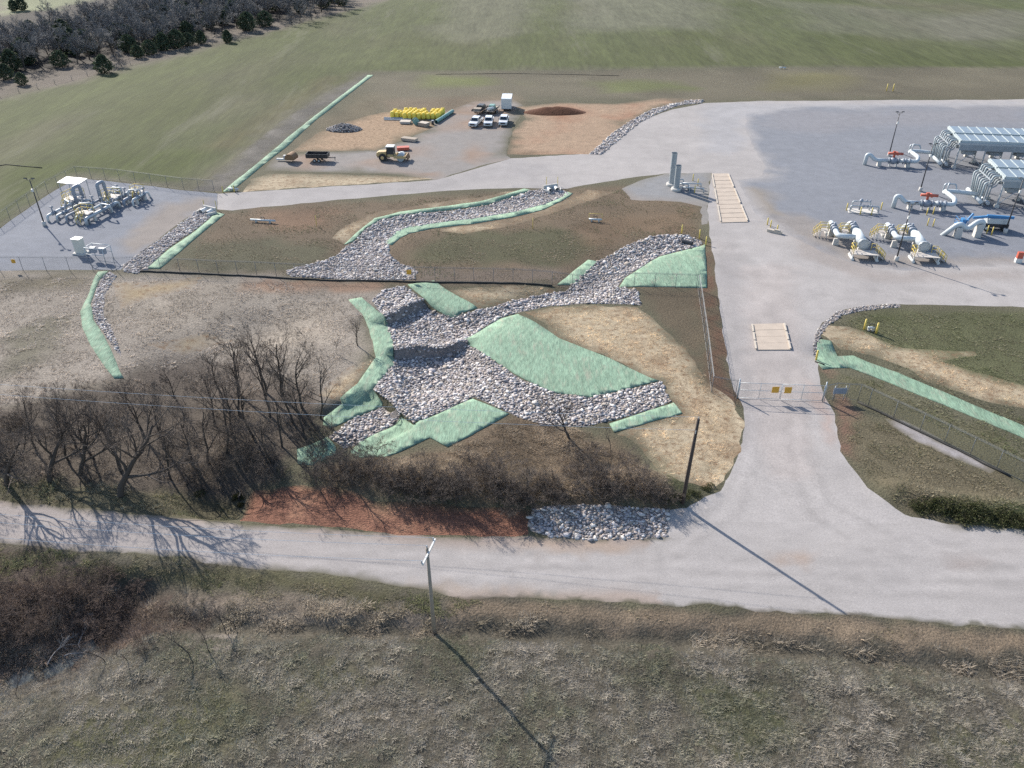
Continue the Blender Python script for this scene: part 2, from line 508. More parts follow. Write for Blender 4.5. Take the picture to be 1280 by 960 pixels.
MATS_GREEN = [   # erosion blankets: pixels, label
    ([(460, 94), (467, 94), (440, 115), (395, 150), (360, 182), (320, 214), (290, 239), (278, 240), (300, 222), (320, 206), (360, 172), (400, 140)], 'long narrow green erosion blanket beside the wheat field'),
    ([(271, 266), (281, 268), (200, 336), (184, 336), (207, 315), (245, 289)], 'narrow green erosion blanket beside the stone ditch of the valve yard'),
    ([(122, 340), (135, 339), (125, 350), (118, 365), (113, 380), (117, 400), (130, 420), (140, 440), (150, 465), (155, 473), (143, 473), (130, 457), (113, 432), (103, 410), (100, 390), (105, 380), (112, 365), (118, 347)], 'curved green erosion blanket running down the dry hillside on the left'),
    ([(430, 306), (445, 292), (468, 273), (500, 265), (550, 259), (600, 252), (630, 244), (655, 236), (664, 238), (640, 246), (610, 256), (560, 263), (500, 269), (475, 275), (458, 285), (442, 302)], 'thin green erosion blanket along the upper bank of the winding stone channel'),
    ([(480, 304), (490, 307), (500, 298), (512, 292), (540, 286), (590, 280), (640, 272), (680, 262), (705, 250), (716, 242), (708, 240), (700, 248), (680, 256), (640, 266), (590, 274), (540, 280), (510, 284), (495, 290)], 'green erosion blanket along the lower bank of the winding stone channel'),
    ([(735, 325), (747, 327), (720, 356), (697, 356)], 'small green erosion blanket left of the stone channel above the fence'),
    ([(876, 308), (881, 306), (884, 360), (774, 360), (781, 348), (800, 336), (825, 321), (860, 312)], 'wide green erosion blanket beside the access road behind the fence'),
    ([(436, 375), (452, 372), (470, 387), (485, 407), (492, 432), (492, 457), (480, 471), (466, 486), (478, 499), (442, 522), (412, 536), (404, 531), (405, 522), (427, 506), (425, 499), (447, 480), (470, 447), (462, 412), (452, 392)], 'long curved green erosion blanket left of the stepped stone basin'),
    ([(372, 562), (409, 546), (420, 559), (420, 567), (392, 582), (372, 580)], 'small green erosion blanket lying in the tree shade at the ravine'),
    ([(502, 525), (517, 532), (590, 499), (637, 518), (560, 559), (537, 547), (480, 572), (450, 572), (438, 565), (450, 553)], 'stepped green erosion blanket below the stone basin'),
    ([(510, 356), (542, 351), (557, 362), (597, 385), (570, 397), (560, 397), (532, 379)], 'green erosion blanket between fence and stone at the head of the basin'),
    ([(580, 424), (625, 399), (647, 393), (700, 424), (760, 447), (813, 473), (824, 476), (790, 485), (735, 497), (692, 491), (657, 475), (625, 456), (602, 440)], 'largest green erosion blanket, ribbed, on the slope inside the stone basin'),
    ([(762, 530), (842, 504), (852, 517), (767, 541)], 'short green erosion blanket at the right end of the stone basin'),
    ([(1022, 424), (1038, 426), (1046, 446), (1067, 445), (1080, 451), (1155, 480), (1280, 533), (1500, 628), (1500, 645), (1275, 546), (1107, 477), (1062, 460), (1028, 462), (1021, 452)], 'bent green erosion blanket running right from the stone corner of the access road'),
]
zones, order = {}, []
def zone(key, pp, amp):
    zones[key] = outline(pp, amp, len(order) * 7 + 3)
    order.append(key)
for k in ('field', 'county_road', 'access_road', 'station_pad', 'vent_pad', 'valve_yard_pad', 'laydown_yard', 'soil_verge', 'red_soil', 'red_bank', 'gravel_wash'):
    zone(k, *Z[k])
for i, pp in enumerate(STRAW):
    zone(('straw', i), pp, 0.7)
for k, (pp, st, lb) in RIPRAP.items():
    zone(('rock', k), pp, 0.25)
for i, (pp, lb) in enumerate(MATS_GREEN):
    zone(('mat', i), pp, 0.12)

def grid(x0, x1, y0, y1, s):
    gx, gy = np.meshgrid(np.arange(x0, x1, s), np.arange(y0, y1, s))
    g = np.stack([gx.ravel(), gy.ravel()], 1)
    return g + RNG.uniform(-0.3, 0.3, g.shape) * s
pts = [grid(-42, 44, 27, 46, 0.36), grid(-75, 80, 46, 82, 0.75), grid(-75, -42, 20, 46, 0.9), grid(44, 80, 20, 46, 0.9), grid(-42, 44, 20, 27, 0.9), grid(-115, 125, 82, 132, 1.5), grid(-190, 200, 132, 215, 2.8), grid(-360, 330, 215, 430, 6.5),
       grid(-900, 900, 430, 1200, 45), grid(-160, 160, -60, 20, 9), grid(-5000, 5000, 1200, 6000, 400), grid(-5000, 5000, -4000, -60, 400),
       grid(-5000, -900, -60, 1200, 300), grid(900, 5000, -60, 1200, 300), grid(-900, -360, -60, 430, 60), grid(330, 900, -60, 430, 60),
       grid(-360, -160, -60, 132, 25), grid(160, 360, -60, 132, 25)]
ch = PA(RIPRAP['chute'][0])
g = grid(ch[:, 0].min(), ch[:, 0].max(), ch[:, 1].min(), ch[:, 1].max(), 0.32)
pts.append(g[inside(g[:, 0], g[:, 1], ch)])
allp = np.concatenate(pts)
edges, n0 = [], len(allp)
chunks = [allp]
for k in order:
    o = zones[k]
    m_ = len(o)
    edges += [(n0 + i, n0 + (i + 1) % m_) for i in range(m_)]
    chunks.append(o)
    n0 += m_
allp = np.concatenate(chunks)
res = delaunay_2d_cdt([Vector(p) for p in allp], edges, [], 0, 1e-4, False)
V2 = np.array([(v[0], v[1]) for v in res[0]])
T = np.array([f for f in res[2] if len(f) == 3], int)
# keep every triangle facing up
ar = (V2[T[:, 1], 0] - V2[T[:, 0], 0]) * (V2[T[:, 2], 1] - V2[T[:, 0], 1]) - (V2[T[:, 1], 1] - V2[T[:, 0], 1]) * (V2[T[:, 2], 0] - V2[T[:, 0], 0])
T[ar < 0] = T[ar < 0][:, ::-1]
VZ = H(V2[:, 0], V2[:, 1])
# gentle heaps: small rises that are part of the ground
V3 = np.column_stack([V2, VZ])
cen = V2[T].mean(1)
fz = np.full(len(T), -1)
for i, k in enumerate(order):
    if k[0] == 'mat':
        continue
    o = zones[k]
    bb = (cen[:, 0] > o[:, 0].min()) & (cen[:, 0] < o[:, 0].max()) & (cen[:, 1] > o[:, 1].min()) & (cen[:, 1] < o[:, 1].max())
    idx = np.nonzero(bb)[0]
    fz[idx[inside(cen[idx, 0], cen[idx, 1], o)]] = i

def sub(mask):
    f = T[mask]
    u, inv = np.unique(f, return_inverse=True)
    return V3[u], inv.reshape(-1, 3)
def blend(x, y, base, regions):
    """base colour with soft-edged patches: (pixel polygon, colour, softness, strength)"""
    c = np.tile(np.array(base), (len(x), 1)).astype(float)
    for pp, colr, soft, st in regions:
        w = PA(pp)
        m2 = 2.2 * soft
        ix = np.nonzero((x > w[:, 0].min() - m2) & (x < w[:, 0].max() + m2) & (y > w[:, 1].min() - m2) & (y < w[:, 1].max() + m2))[0]
        if not len(ix):
            continue
        xs, ys = x[ix], y[ix]
        acc = np.zeros(len(ix))
        jx, jy = soft * 1.4 * fbm(xs, ys, soft * 2.5, 4, 60), soft * 1.4 * fbm(xs, ys, soft * 2.5, 4, 90)
        for j in range(7):
            acc += inside(xs + jx + 0.5 * soft * math.cos(j * 2.4), ys + jy + 0.5 * soft * math.sin(j * 2.4), w)
        a = (acc / 7 * st)[:, None]
        c[ix] = c[ix] * (1 - a) + np.array(colr) * a
    return c
def desat(c, k):
    return c * (1 - k) + c.mean(1, keepdims=True) * k
def vary(x, y, c, size, amt, seed, tint=None):
    f = fbm(x, y, size, 4, seed)[:, None]
    c = c * (1 + amt * f)
    if tint is not None:
        t = np.clip(f * 1.6, 0, 1)
        c = c * (1 - t) + np.array(tint) * t
    return c

M_ground = mat_col('grass_ground', n1=(4.6, 0.45), n2=(14.0, 0.45), bump=(5.0, 0.8, 0.16), tint=C(88, 78, 62), tn=(3.5, 0.55, 0.8))
M_field = mat_col('wheat_field', n1=(0.16, 0.22), n2=(0.8, 0.30), bump=(1.2, 0.25, 0.2), stretch=(R(-8), 0.13), tint=C(140, 138, 118), tn=(0.12, 0.56, 0.85))
M_road = mat_col('road_gravel', n1=(0.35, 0.10), n2=(5.0, 0.22), bump=(9.0, 0.35, 0.05), stretch=(R(-2), 2.6))
M_acc = mat_col('access_gravel', n1=(0.3, 0.12), n2=(5.0, 0.20), bump=(9.0, 0.32, 0.05))
M_pad = mat_col('pad_gravel', n1=(0.5, 0.12), n2=(5.0, 0.24), bump=(10.0, 0.3, 0.05))
M_soil = mat_col('bare_soil', n1=(0.6, 0.22), n2=(5.0, 0.30), bump=(2.5, 0.7, 0.2))
M_straw = mat_col('straw_mulch', n1=(1.0, 0.22), n2=(9.0, 0.45), bump=(9.0, 0.7, 0.1), tint=C(150, 122, 96), tn=(1.3, 0.50, 0.66))
M_bed = mat_col('rock_bed', n1=(1.5, 0.3), n2=(9.0, 0.4), bump=(7.0, 0.8, 0.15))

def structure(name, key, m, colf, soft=0.0, beside=None):
    mask = fz == order.index(key) if key is not None else fz == -1
    if not mask.any():
        return None
    v, t = sub(mask)
    c = colf(v[:, 0], v[:, 1])
    if soft and key is not None:
        # the surface thins out into what lies beside it
        o = zones[key]
        d = seg_dist(v[:, 0], v[:, 1], [tuple(p) for p in o] + [tuple(o[0])])
        w_ = 0.85 * (1 - sstep(0, soft, d + 0.8 * soft * fbm(v[:, 0], v[:, 1], soft * 1.5, 3, 140)))[:, None]
        if key != 'field' and beside is None:
            for oz in ('access_road', 'county_road', 'station_pad', 'valve_yard_pad'):
                if oz != key:
                    q = zones[oz]
                    w_ = w_ * sstep(1.0, 3.0, seg_dist(v[:, 0], v[:, 1], [tuple(p) for p in q] + [tuple(q[0])]))[:, None]
        c = c * (1 - w_) + (beside or col_ground)(v[:, 0], v[:, 1]) * w_
    me = np_mesh(name, v, t, c, m, True)
    return tag(link(name, me, None), kind='structure')

GRASS, DRY = C(112, 108, 84), C(168, 156, 142)
REG = [
    # far side of the field and the wood floor
    ([(-500, 260), (0, 124), (310, 46), (440, 12), (520, -12), (520, -60), (-900, -60)], C(128, 116, 103), 5, 1.0),
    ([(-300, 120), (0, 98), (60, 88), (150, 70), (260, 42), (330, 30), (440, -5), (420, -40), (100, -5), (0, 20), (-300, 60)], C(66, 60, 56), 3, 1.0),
    ([(0, 20), (0, -40), (200, -40), (110, 2), (60, 14)], C(150, 158, 112), 4, 0.9),
    # verge behind the yard and the loop
    ([(470, 92), (700, 90), (1280, 84), (1700, 84), (1700, 124), (1280, 123), (880, 124), (640, 124), (560, 135), (480, 138), (440, 122)], C(124, 116, 94), 3, 1.0),
    ([(520, 96), (620, 95), (640, 105), (560, 110), (515, 108)], C(128, 136, 70), 3, 0.8),
    ([(740, 103), (860, 103), (870, 112), (760, 115)], C(124, 132, 72), 3, 0.8),
    ([(960, 92), (1060, 95), (1050, 110), (960, 112)], C(138, 132, 78), 4, 0.7),
    # yard fringe
    ([(400, 150), (470, 112), (480, 138), (420, 165), (370, 190), (330, 212), (345, 195)], C(128, 116, 90), 3, 1.0),
    ([(480, 125), (640, 118), (650, 130), (560, 140), (490, 142)], C(142, 122, 98), 2, 0.8),
    # between upper road and fence
    ([(205, 338), (285, 264), (420, 254), (640, 238), (780, 232), (876, 258), (880, 300), (884, 360), (690, 358), (360, 346)], C(130, 111, 88), 2, 1.0),
    ([(210, 338), (240, 300), (330, 298), (430, 312), (400, 330), (355, 345)], C(104, 102, 76), 2.5, 0.9),
    ([(330, 262), (420, 262), (400, 285), (320, 285)], C(156, 117, 88), 3, 0.6),
    ([(510, 305), (560, 292), (700, 285), (740, 300), (730, 325), (690, 335), (560, 332), (505, 325)], C(98, 98, 68), 2.5, 0.9),
    ([(520, 335), (700, 335), (700, 355), (525, 350)], C(134, 118, 104), 1.5, 0.8),
    ([(720, 275), (870, 262), (878, 290), (800, 290), (740, 310)], C(140, 114, 86), 2, 0.7),
    # bare red strip by the access road and around the gate
    ([(884, 300), (893, 330), (900, 400), (912, 470), (925, 500), (900, 500), (888, 480), (880, 400), (876, 365)], C(128, 94, 72), 1, 0.9),
    ([(800, 362), (876, 362), (884, 470), (860, 440), (830, 405)], C(118, 104, 82), 1.2, 1.0),
    ([(1022, 462), (1040, 465), (1045, 500), (1046, 520), (1050, 560), (1062, 575), (1072, 560), (1068, 500)], C(150, 112, 92), 0.8, 0.8),
    # right-hand grass
    ([(1060, 400), (1100, 388), (1280, 390), (1700, 420), (1700, 560), (1280, 500), (1170, 455), (1090, 425)], C(106, 108, 72), 1.5, 1.0),
    ([(1045, 465), (1120, 490), (1280, 556), (1280, 610), (1075, 500), (1050, 490)], C(112, 108, 78), 1.2, 1.0),
    ([(1055, 520), (1110, 525), (1280, 610), (1280, 660), (1130, 640), (1070, 580)], C(122, 112, 86), 1.2, 1.0),
    ([(1170, 625), (1280, 628), (1700, 660), (1700, 705), (1280, 662), (1180, 648)], C(92, 98, 56), 0.8, 0.9),
    # dry hillside on the left
    ([(-400, 380), (0, 340), (150, 340), (360, 348), (470, 358), (470, 372), (440, 460), (380, 520), (200, 470), (60, 500), (-400, 620)], DRY, 2.5, 1.0),
    ([(150, 390), (240, 350), (360, 360), (420, 380), (430, 430), (330, 440), (200, 430)], C(186, 172, 154), 2.5, 0.8),
    ([(0, 430), (60, 395), (100, 400), (60, 450), (0, 470)], C(112, 108, 84), 2, 0.7),
    ([(0, 345), (120, 343), (110, 360), (0, 368)], C(124, 114, 92), 1.5, 0.9),
    ([(310, 350), (480, 354), (480, 364), (300, 362)], C(166, 128, 100), 1, 0.8),
    # wooded ravine
    ([(-300, 480), (60, 500), (140, 475), (250, 450), (380, 480), (400, 560), (300, 620), (0, 615), (-300, 590)], C(108, 95, 84), 2.5, 0.9),
    ([(-200, 590), (0, 598), (140, 608), (290, 622), (295, 652), (200, 645), (0, 622)], C(112, 106, 80), 1.2, 1.0),
    # brush slope
    ([(400, 580), (560, 560), (640, 520), (735, 535), (840, 600), (840, 635), (664, 636), (440, 615)], C(134, 114, 90), 1.5, 1.0),
    ([(830, 592), (895, 610), (850, 635), (835, 632)], C(104, 104, 66), 0.6, 0.9),
    # foreground
    ([(-200, 680), (0, 680), (250, 700), (500, 738), (700, 752), (1040, 770), (1400, 800), (1400, 1200), (-200, 1200)], C(108, 101, 86), 1.0, 1.0),
    ([(-200, 690), (60, 690), (200, 720), (300, 760), (180, 800), (60, 850), (-200, 880)], C(96, 82, 72), 1.5, 1.0),
    ([(100, 700), (250, 708), (450, 728), (500, 745), (480, 752), (300, 735), (150, 715)], C(104, 100, 68), 0.8, 0.9),
    ([(560, 752), (640, 752), (1040, 772), (1280, 792), (1500, 810), (1500, 845), (1280, 820), (1000, 795), (700, 778), (560, 775)], C(152, 132, 108), 0.8, 0.9),
    ([(220, 745), (560, 765), (560, 785), (250, 775)], C(152, 136, 118), 0.8, 0.8),
    ([(100, 880), (300, 860), (330, 920), (200, 960), (60, 990)], C(112, 112, 70), 2, 0.8),
    ([(330, 830), (430, 815), (480, 860), (380, 890)], C(110, 110, 72), 1.5, 0.6),
    ([(850, 860), (960, 850), (1000, 930), (900, 960)], C(106, 110, 72), 1.5, 0.7),
    ([(1180, 920), (1300, 900), (1300, 990), (1180, 990)], C(106, 108, 72), 1.5, 0.6),
    ([(235, 800), (290, 790), (300, 810), (250, 830)], C(162, 150, 138), 0.6, 0.8),
]
def col_ground(x, y):
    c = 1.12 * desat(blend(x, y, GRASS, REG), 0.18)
    c = vary(x, y, c, 14, 0.18, 21)
    return vary(x, y, c, 3.0, 0.22, 22)
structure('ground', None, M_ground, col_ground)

def col_field(x, y):
    g = np.array(C(126, 134, 86))
    c = np.tile(g, (len(x), 1))
    f = fbm(x, y * 0.35, 26, 4, 71)[:, None]
    c = c * (1 - np.clip(f * 1.3, 0, 0.75)) + np.array(C(146, 141, 112)) * np.clip(f * 1.3, 0, 0.75)
    f2 = fbm(x * 0.6, y * 0.3, 18, 3, 75)[:, None]
    c = c * (1 - np.clip(f2 * 1.4, 0, 0.7)) + np.array(C(112, 122, 64)) * np.clip(f2 * 1.4, 0, 0.7)
    c = np.where((sstep(240, 330, y) * (x > -60))[:, None] > 0.1, c * 1.08, c)
    reg = [([(700, -20), (900, -20), (880, 40), (720, 38)], C(182, 178, 160), 12, 0.5), ([(960, 0), (1280, 20), (1280, 55), (1000, 40)], C(168, 166, 146), 12, 0.45),
           ([(540, 0), (680, -10), (640, 45), (560, 52)], C(168, 166, 140), 10, 0.7), ([(1150, 30), (1300, 10), (1300, 60), (1180, 60)], C(176, 172, 152), 10, 0.6), ([(470, 60), (1280, 50), (1400, 82), (480, 88)], C(132, 140, 88), 5, 0.6), ([(0, 215), (120, 190), (260, 185), (230, 230), (100, 215), (0, 270)], C(112, 126, 58), 4, 0.8),
           ([(250, 190), (400, 100), (440, 95), (300, 190)], C(140, 128, 92), 4, 0.6), ([(0, 135), (300, 55), (420, 20), (400, 40), (200, 110), (0, 170)], C(132, 142, 86), 5, 0.6)]
    w = blend(x, y, (0, 0, 0), [])
    for pp, colr, soft, st in reg:
        m1 = blend(x, y, (0, 0, 0), [(pp, (1, 1, 1), soft, st)])
        c = c * (1 - m1) + np.array(colr) * m1
    return 0.57 * vary(x, y, c, 5, 0.10, 77)
structure('field', 'field', M_field, col_field, 3.0)

TRACKS = [P0((985, 440), (985, 560), (1010, 640), (1090, 690), (1290, 715)), P0((1005, 440), (1008, 560), (1040, 630), (1120, 672), (1300, 692)),
          P0((955, 450), (950, 560), (925, 640), (840, 700), (640, 712)), P0((935, 450), (930, 560), (905, 625), (830, 684), (640, 694)),
          P0((930, 300), (960, 380), (985, 440)), P0((915, 300), (940, 380), (955, 450)), P0((960, 330), (1060, 362), (1300, 366)), P0((940, 330), (1040, 374), (1300, 378))]
STAINS = [([(955, 694), (1010, 690), (1020, 704), (965, 708)], C(196, 174, 158), 0.8, 0.7), ([(660, 676), (800, 678), (780, 690), (670, 688)], C(206, 182, 162), 1.0, 0.6),
          ([(1180, 700), (1230, 698), (1235, 712), (1190, 714)], C(184, 172, 166), 0.8, 0.6), ([(480, 738), (700, 748), (690, 738), (520, 728)], C(196, 180, 166), 0.7, 0.7), ([(1015, 470), (1035, 500), (1048, 560), (1030, 540), (1012, 490)], C(208, 186, 176), 0.7, 0.7)]
def worn(x, y, c):
    for k, t in enumerate(TRACKS):
        d = seg_dist(x, y, t) + 0.2 * fbm(x, y, 3, 2, 150 + k)
        c = c * (1 - 0.09 * np.exp(-(d / 0.35) ** 2) + 0.04 * np.exp(-((d - 0.8) / 0.4) ** 2))[:, None]
    for pp, colr, soft, st in STAINS:
        m1 = blend(x, y, (0, 0, 0), [(pp, (1, 1, 1), soft, st)])
        c = c * (1 - m1) + np.array(colr) * m1
    return c
def col_road(x, y):
    c = np.tile(np.array(C(203, 197, 194)), (len(x), 1))
    # wheel tracks and the loose shoulder follow the road
    d = seg_dist(x, y, ROAD)
    edge = sstep(1.8, 3.2, d + 0.5 * fbm(x, y, 3, 3, 81))[:, None] * (x[:, None] < 12)
    c = c * (1 - 0.7 * edge) + np.array(C(186, 166, 152)) * 0.7 * edge
    dd = d + 0.25 * fbm(x, y, 9, 2, 83)
    tr = (np.exp(-((dd - 0.9) / 0.3) ** 2) - 0.9 * np.exp(-((dd - 0.2) / 0.25) ** 2) - 0.9 * np.exp(-((dd - 1.7) / 0.3) ** 2))[:, None]
    c = c * (1 + 0.09 * tr)
    lf = sstep(0, -45, x)[:, None]
    c = c * (1 - 0.5 * lf) + np.array(C(186, 172, 166)) * 0.5 * lf
    return vary(x, y, worn(x, y, c), 6, 0.08, 82)
structure('county_road', 'county_road', M_road, col_road, 0.45)
def col_acc(x, y):
    c = np.tile(np.array(C(204, 198, 195)), (len(x), 1))
    reg = [([(925, 330), (990, 330), (1010, 480), (1020, 600), (960, 600), (930, 480)], C(208, 198, 193), 1, 0.7), ([(890, 290), (920, 300), (950, 560), (930, 560)], C(190, 184, 182), 0.8, 0.7),
           ([(880, 130), (1280, 127), (1280, 131), (930, 145), (925, 190), (880, 190)], C(198, 196, 198), 2, 0.8), ([(280, 240), (545, 225), (640, 200), (700, 210), (560, 238), (290, 262)], C(190, 185, 184), 1.5, 0.7),
           ([(985, 290), (1100, 340), (1280, 338), (1280, 350), (1090, 352), (1000, 320)], C(188, 178, 172), 1.2, 0.7)]
    for pp, colr, soft, st in reg:
        m1 = blend(x, y, (0, 0, 0), [(pp, (1, 1, 1), soft, st)])
        c = c * (1 - m1) + np.array(colr) * m1
    return vary(x, y, worn(x, y, c), 8, 0.09, 84)
structure('access_road', 'access_road', M_acc, col_acc)
def col_pad(x, y):
    c = np.tile(np.array(C(160, 163, 171)), (len(x), 1))
    reg = [([(930, 140), (1280, 132), (1280, 150), (1000, 165)], C(170, 168, 172), 4, 0.7), ([(950, 270), (1000, 300), (1080, 335), (1280, 333), (1280, 318), (1100, 318), (1010, 270)], C(176, 167, 160), 2, 0.8),
           ([(940, 235), (962, 235), (965, 268), (945, 262)], C(178, 164, 146), 1.5, 0.7)]
    for pp, colr, soft, st in reg:
        m1 = blend(x, y, (0, 0, 0), [(pp, (1, 1, 1), soft, st)])
        c = c * (1 - m1) + np.array(colr) * m1
    return vary(x, y, c, 7, 0.06, 86)
structure('gravel_pad', 'station_pad', M_pad, col_pad, 3.0, col_acc)
structure('gravel_pad', 'vent_pad', M_pad, lambda x, y: vary(x, y, np.tile(np.array(C(168, 168, 170)), (len(x), 1)), 5, 0.08, 87), 1.5, lambda x, y: (col_acc(x, y) + col_ground(x, y)) / 2)
def col_valve(x, y):
    c = np.tile(np.array(C(156, 160, 170)), (len(x), 1))
    for pp, colr, soft, st in [([(160, 320), (150, 300), (205, 255), (260, 243), (275, 255), (240, 268), (200, 300)], C(172, 161, 152), 1.5, 0.85)]:
        m1 = blend(x, y, (0, 0, 0), [(pp, (1, 1, 1), soft, st)])
        c = c * (1 - m1) + np.array(colr) * m1
    return vary(x, y, c, 6, 0.08, 88)
structure('gravel_pad', 'valve_yard_pad', M_pad, col_valve)
def col_yard(x, y):
    c = np.tile(np.array(C(172, 166, 162)), (len(x), 1))
    return vary(x, y, c, 7, 0.08, 90, C(178, 150, 130))
structure('laydown_yard', 'laydown_yard', M_pad, col_yard, 2.5)
structure('soil_verge', 'soil_verge', M_soil, lambda x, y: vary(x, y, np.tile(np.array(C(112, 108, 102)), (len(x), 1)), 5, 0.15, 91, C(150, 144, 136)), 0.8)
structure('red_soil', 'red_soil', M_soil, lambda x, y: vary(x, y, np.tile(np.array(C(196, 168, 142)), (len(x), 1)), 6, 0.14, 92, C(184, 140, 114)), 2.0)
M_bank = mat_col('red_clay', n1=(1.2, 0.30), n2=(5.0, 0.45), bump=(3.5, 1.0, 0.35), stretch=(R(0), 2.0))
structure('red_bank', 'red_bank', M_bank, lambda x, y: vary(x, y, np.tile(np.array(C(172, 124, 104)), (len(x), 1)), 2.0, 0.30, 93, C(196, 150, 124)), 0.8)
structure('gravel_wash', 'gravel_wash', M_pad, lambda x, y: vary(x, y, np.tile(np.array(C(190, 184, 184)), (len(x), 1)), 2.5, 0.15, 94), 0.8)
for i in range(len(STRAW)):
    cc = C(222, 204, 174) if i not in (0, 7, 8) else (C(204, 174, 144) if i == 0 else C(192, 172, 140))
    structure('straw_mulch', ('straw', i), M_straw, lambda x, y: vary(x, y, np.tile(np.array(cc), (len(x), 1)), 2.6, 0.22, 95 + i, C(176, 152, 124)), 2.2)

# ------------------------------------------------------------------ stones, by the thousand
def ico():
    t = (1 + 5 ** 0.5) / 2
    v = np.array([(-1, t, 0), (1, t, 0), (-1, -t, 0), (1, -t, 0), (0, -1, t), (0, 1, t), (0, -1, -t), (0, 1, -t), (t, 0, -1), (t, 0, 1), (-t, 0, -1), (-t, 0, 1)], float)
    f = np.array([(0, 11, 5), (0, 5, 1), (0, 1, 7), (0, 7, 10), (0, 10, 11), (1, 5, 9), (5, 11, 4), (11, 10, 2), (10, 7, 6), (7, 1, 8), (3, 9, 4), (3, 4, 2), (3, 2, 6), (3, 6, 8), (3, 8, 9), (4, 9, 5), (2, 4, 11), (6, 2, 10), (8, 6, 7), (9, 8, 1)])
    return v / np.linalg.norm(v[0]), f
ICO_V, ICO_F = ico()
def scatter(tv, tf, pos, rz, sc, cols, tilt=None, vcol=None):
    """copies of a template as one array mesh: pos (n,3), rz (n,), sc (n,3), cols (n,3)"""
    n, k = len(pos), len(tv)
    v = tv[None] * sc[:, None, :]
    if tilt is not None:
        c, s = np.cos(tilt)[:, None], np.sin(tilt)[:, None]
        v = np.stack([v[..., 0], v[..., 1] * c - v[..., 2] * s, v[..., 1] * s + v[..., 2] * c], -1)
    c, s = np.cos(rz)[:, None], np.sin(rz)[:, None]
    v = np.stack([v[..., 0] * c - v[..., 1] * s, v[..., 0] * s + v[..., 1] * c, v[..., 2]], -1) + pos[:, None, :]
    f = tf[None] + (np.arange(n) * k)[:, None, None]
    cc = np.repeat(cols[:, None, :], k, 1)
    if vcol is not None:
        cc = cc * vcol[None, :, None]
    return v.reshape(-1, 3), f.reshape(-1, 3), cc.reshape(-1, 3)
def merge(parts):
    V, F, Cc, o = [], [], [], 0
    for v, f, c in parts:
        V.append(v)
        F.append(f + o)
        Cc.append(c)
        o += len(v)
    return np.concatenate(V), np.concatenate(F), np.concatenate(Cc)
M_stone = mat_col('limestone', rough=0.9, n1=(3.0, 0.15), n2=(14.0, 0.2), bump=(10.0, 0.5, 0.06), spec=0.25)
STONE_C = np.array([C(205, 200, 198), C(180, 175, 176), C(160, 155, 156), C(216, 210, 204), C(190, 178, 172), C(140, 134, 134), C(170, 160, 150)]) * 1.7
def in_zone(o, s, jit=0.45):
    x0, y0 = o.min(0)
    x1, y1 = o.max(0)
    gx, gy = np.meshgrid(np.arange(x0, x1, s), np.arange(y0, y1, s))
    g = np.stack([gx.ravel(), gy.ravel()], 1) + RNG.uniform(-jit, jit, (gx.size, 2)) * s
    return g[inside(g[:, 0], g[:, 1], o)]
def stones(key, size, darker=1.0):
    size = size * 0.9
    g = in_zone(zones[('rock', key)], size * 1.0)
    n = len(g)
    sz = size * RNG.lognormal(-0.48, 0.30, n)
    sc = sz[:, None] * RNG.uniform(0.7, 1.25, (n, 3)) * np.array([1.1, 0.95, 0.48])
    z = H(g[:, 0], g[:, 1]) + sz * RNG.uniform(0.0, 0.3, n)
    parts = []
    for k in range(5):
        tv = ICO_V * (1 + RNG.uniform(-0.28, 0.22, (12, 1)))
        m_ = np.arange(n) % 5 == k
        cols = STONE_C[RNG.integers(0, len(STONE_C), m_.sum())] * RNG.uniform(0.8, 1.12, (m_.sum(), 1)) * darker
        parts.append(scatter(tv, ICO_F, np.column_stack([g[m_], z[m_]]), RNG.uniform(0, 6.28, m_.sum()), sc[m_], cols, RNG.uniform(-0.7, 0.7, m_.sum())))
    v, f, c = merge(parts)
    return np_mesh('riprap', v, f, c, M_stone)
for k, (pp, st, lb) in RIPRAP.items():
    structure('rock_bed', ('rock', k), M_bed, lambda x, y: vary(x, y, np.tile(np.array(C(172, 164, 160)), (len(x), 1)), 2, 0.2, 97))
    tag(link('riprap', stones(k, st, 0.8 if k == 'kerb' else 1.0), None), lb, 'riprap', kind='stuff')

# ------------------------------------------------------------------ erosion blankets: thin sheets laid on the ground, with an edge
def blanket_mat():
    m = mat_col('erosion_blanket', rough=0.85, n1=(0.9, 0.20), n2=(5.0, 0.38), bump=(7.0, 0.9, 0.08), tint=C(196, 200, 178), tn=(1.6, 0.52, 0.74), stretch=(R(28), 0.22))
    n, l = m.node_tree.nodes, m.node_tree.links
    b = n['Principled BSDF']
    # seams and creases of the rolled strips
    ge = n.new('ShaderNodeNewGeometry')
    mp = n.new('ShaderNodeMapping')
    mp.inputs['Rotation'].default_value = (0, 0, R(28))
    l.new(ge.outputs['Position'], mp.inputs['Vector'])
    w = n.new('ShaderNodeTexWave')
    w.inputs['Scale'].default_value = 0.30
    w.inputs['Distortion'].default_value = 3.0
    w.inputs['Detail'].default_value = 3
    w.inputs['Detail Scale'].default_value = 0.6
    l.new(mp.outputs[0], w.inputs['Vector'])
    old = b.inputs['Normal'].links[0].from_socket
    bp = n.new('ShaderNodeBump')
    bp.inputs['Strength'].default_value = 0.13
    bp.inputs['Distance'].default_value = 0.10
    l.new(w.outputs['Fac'], bp.inputs['Height'])
    l.new(old, bp.inputs['Normal'])
    l.new(bp.outputs[0], b.inputs['Normal'])
    return m
M_mat = blanket_mat()
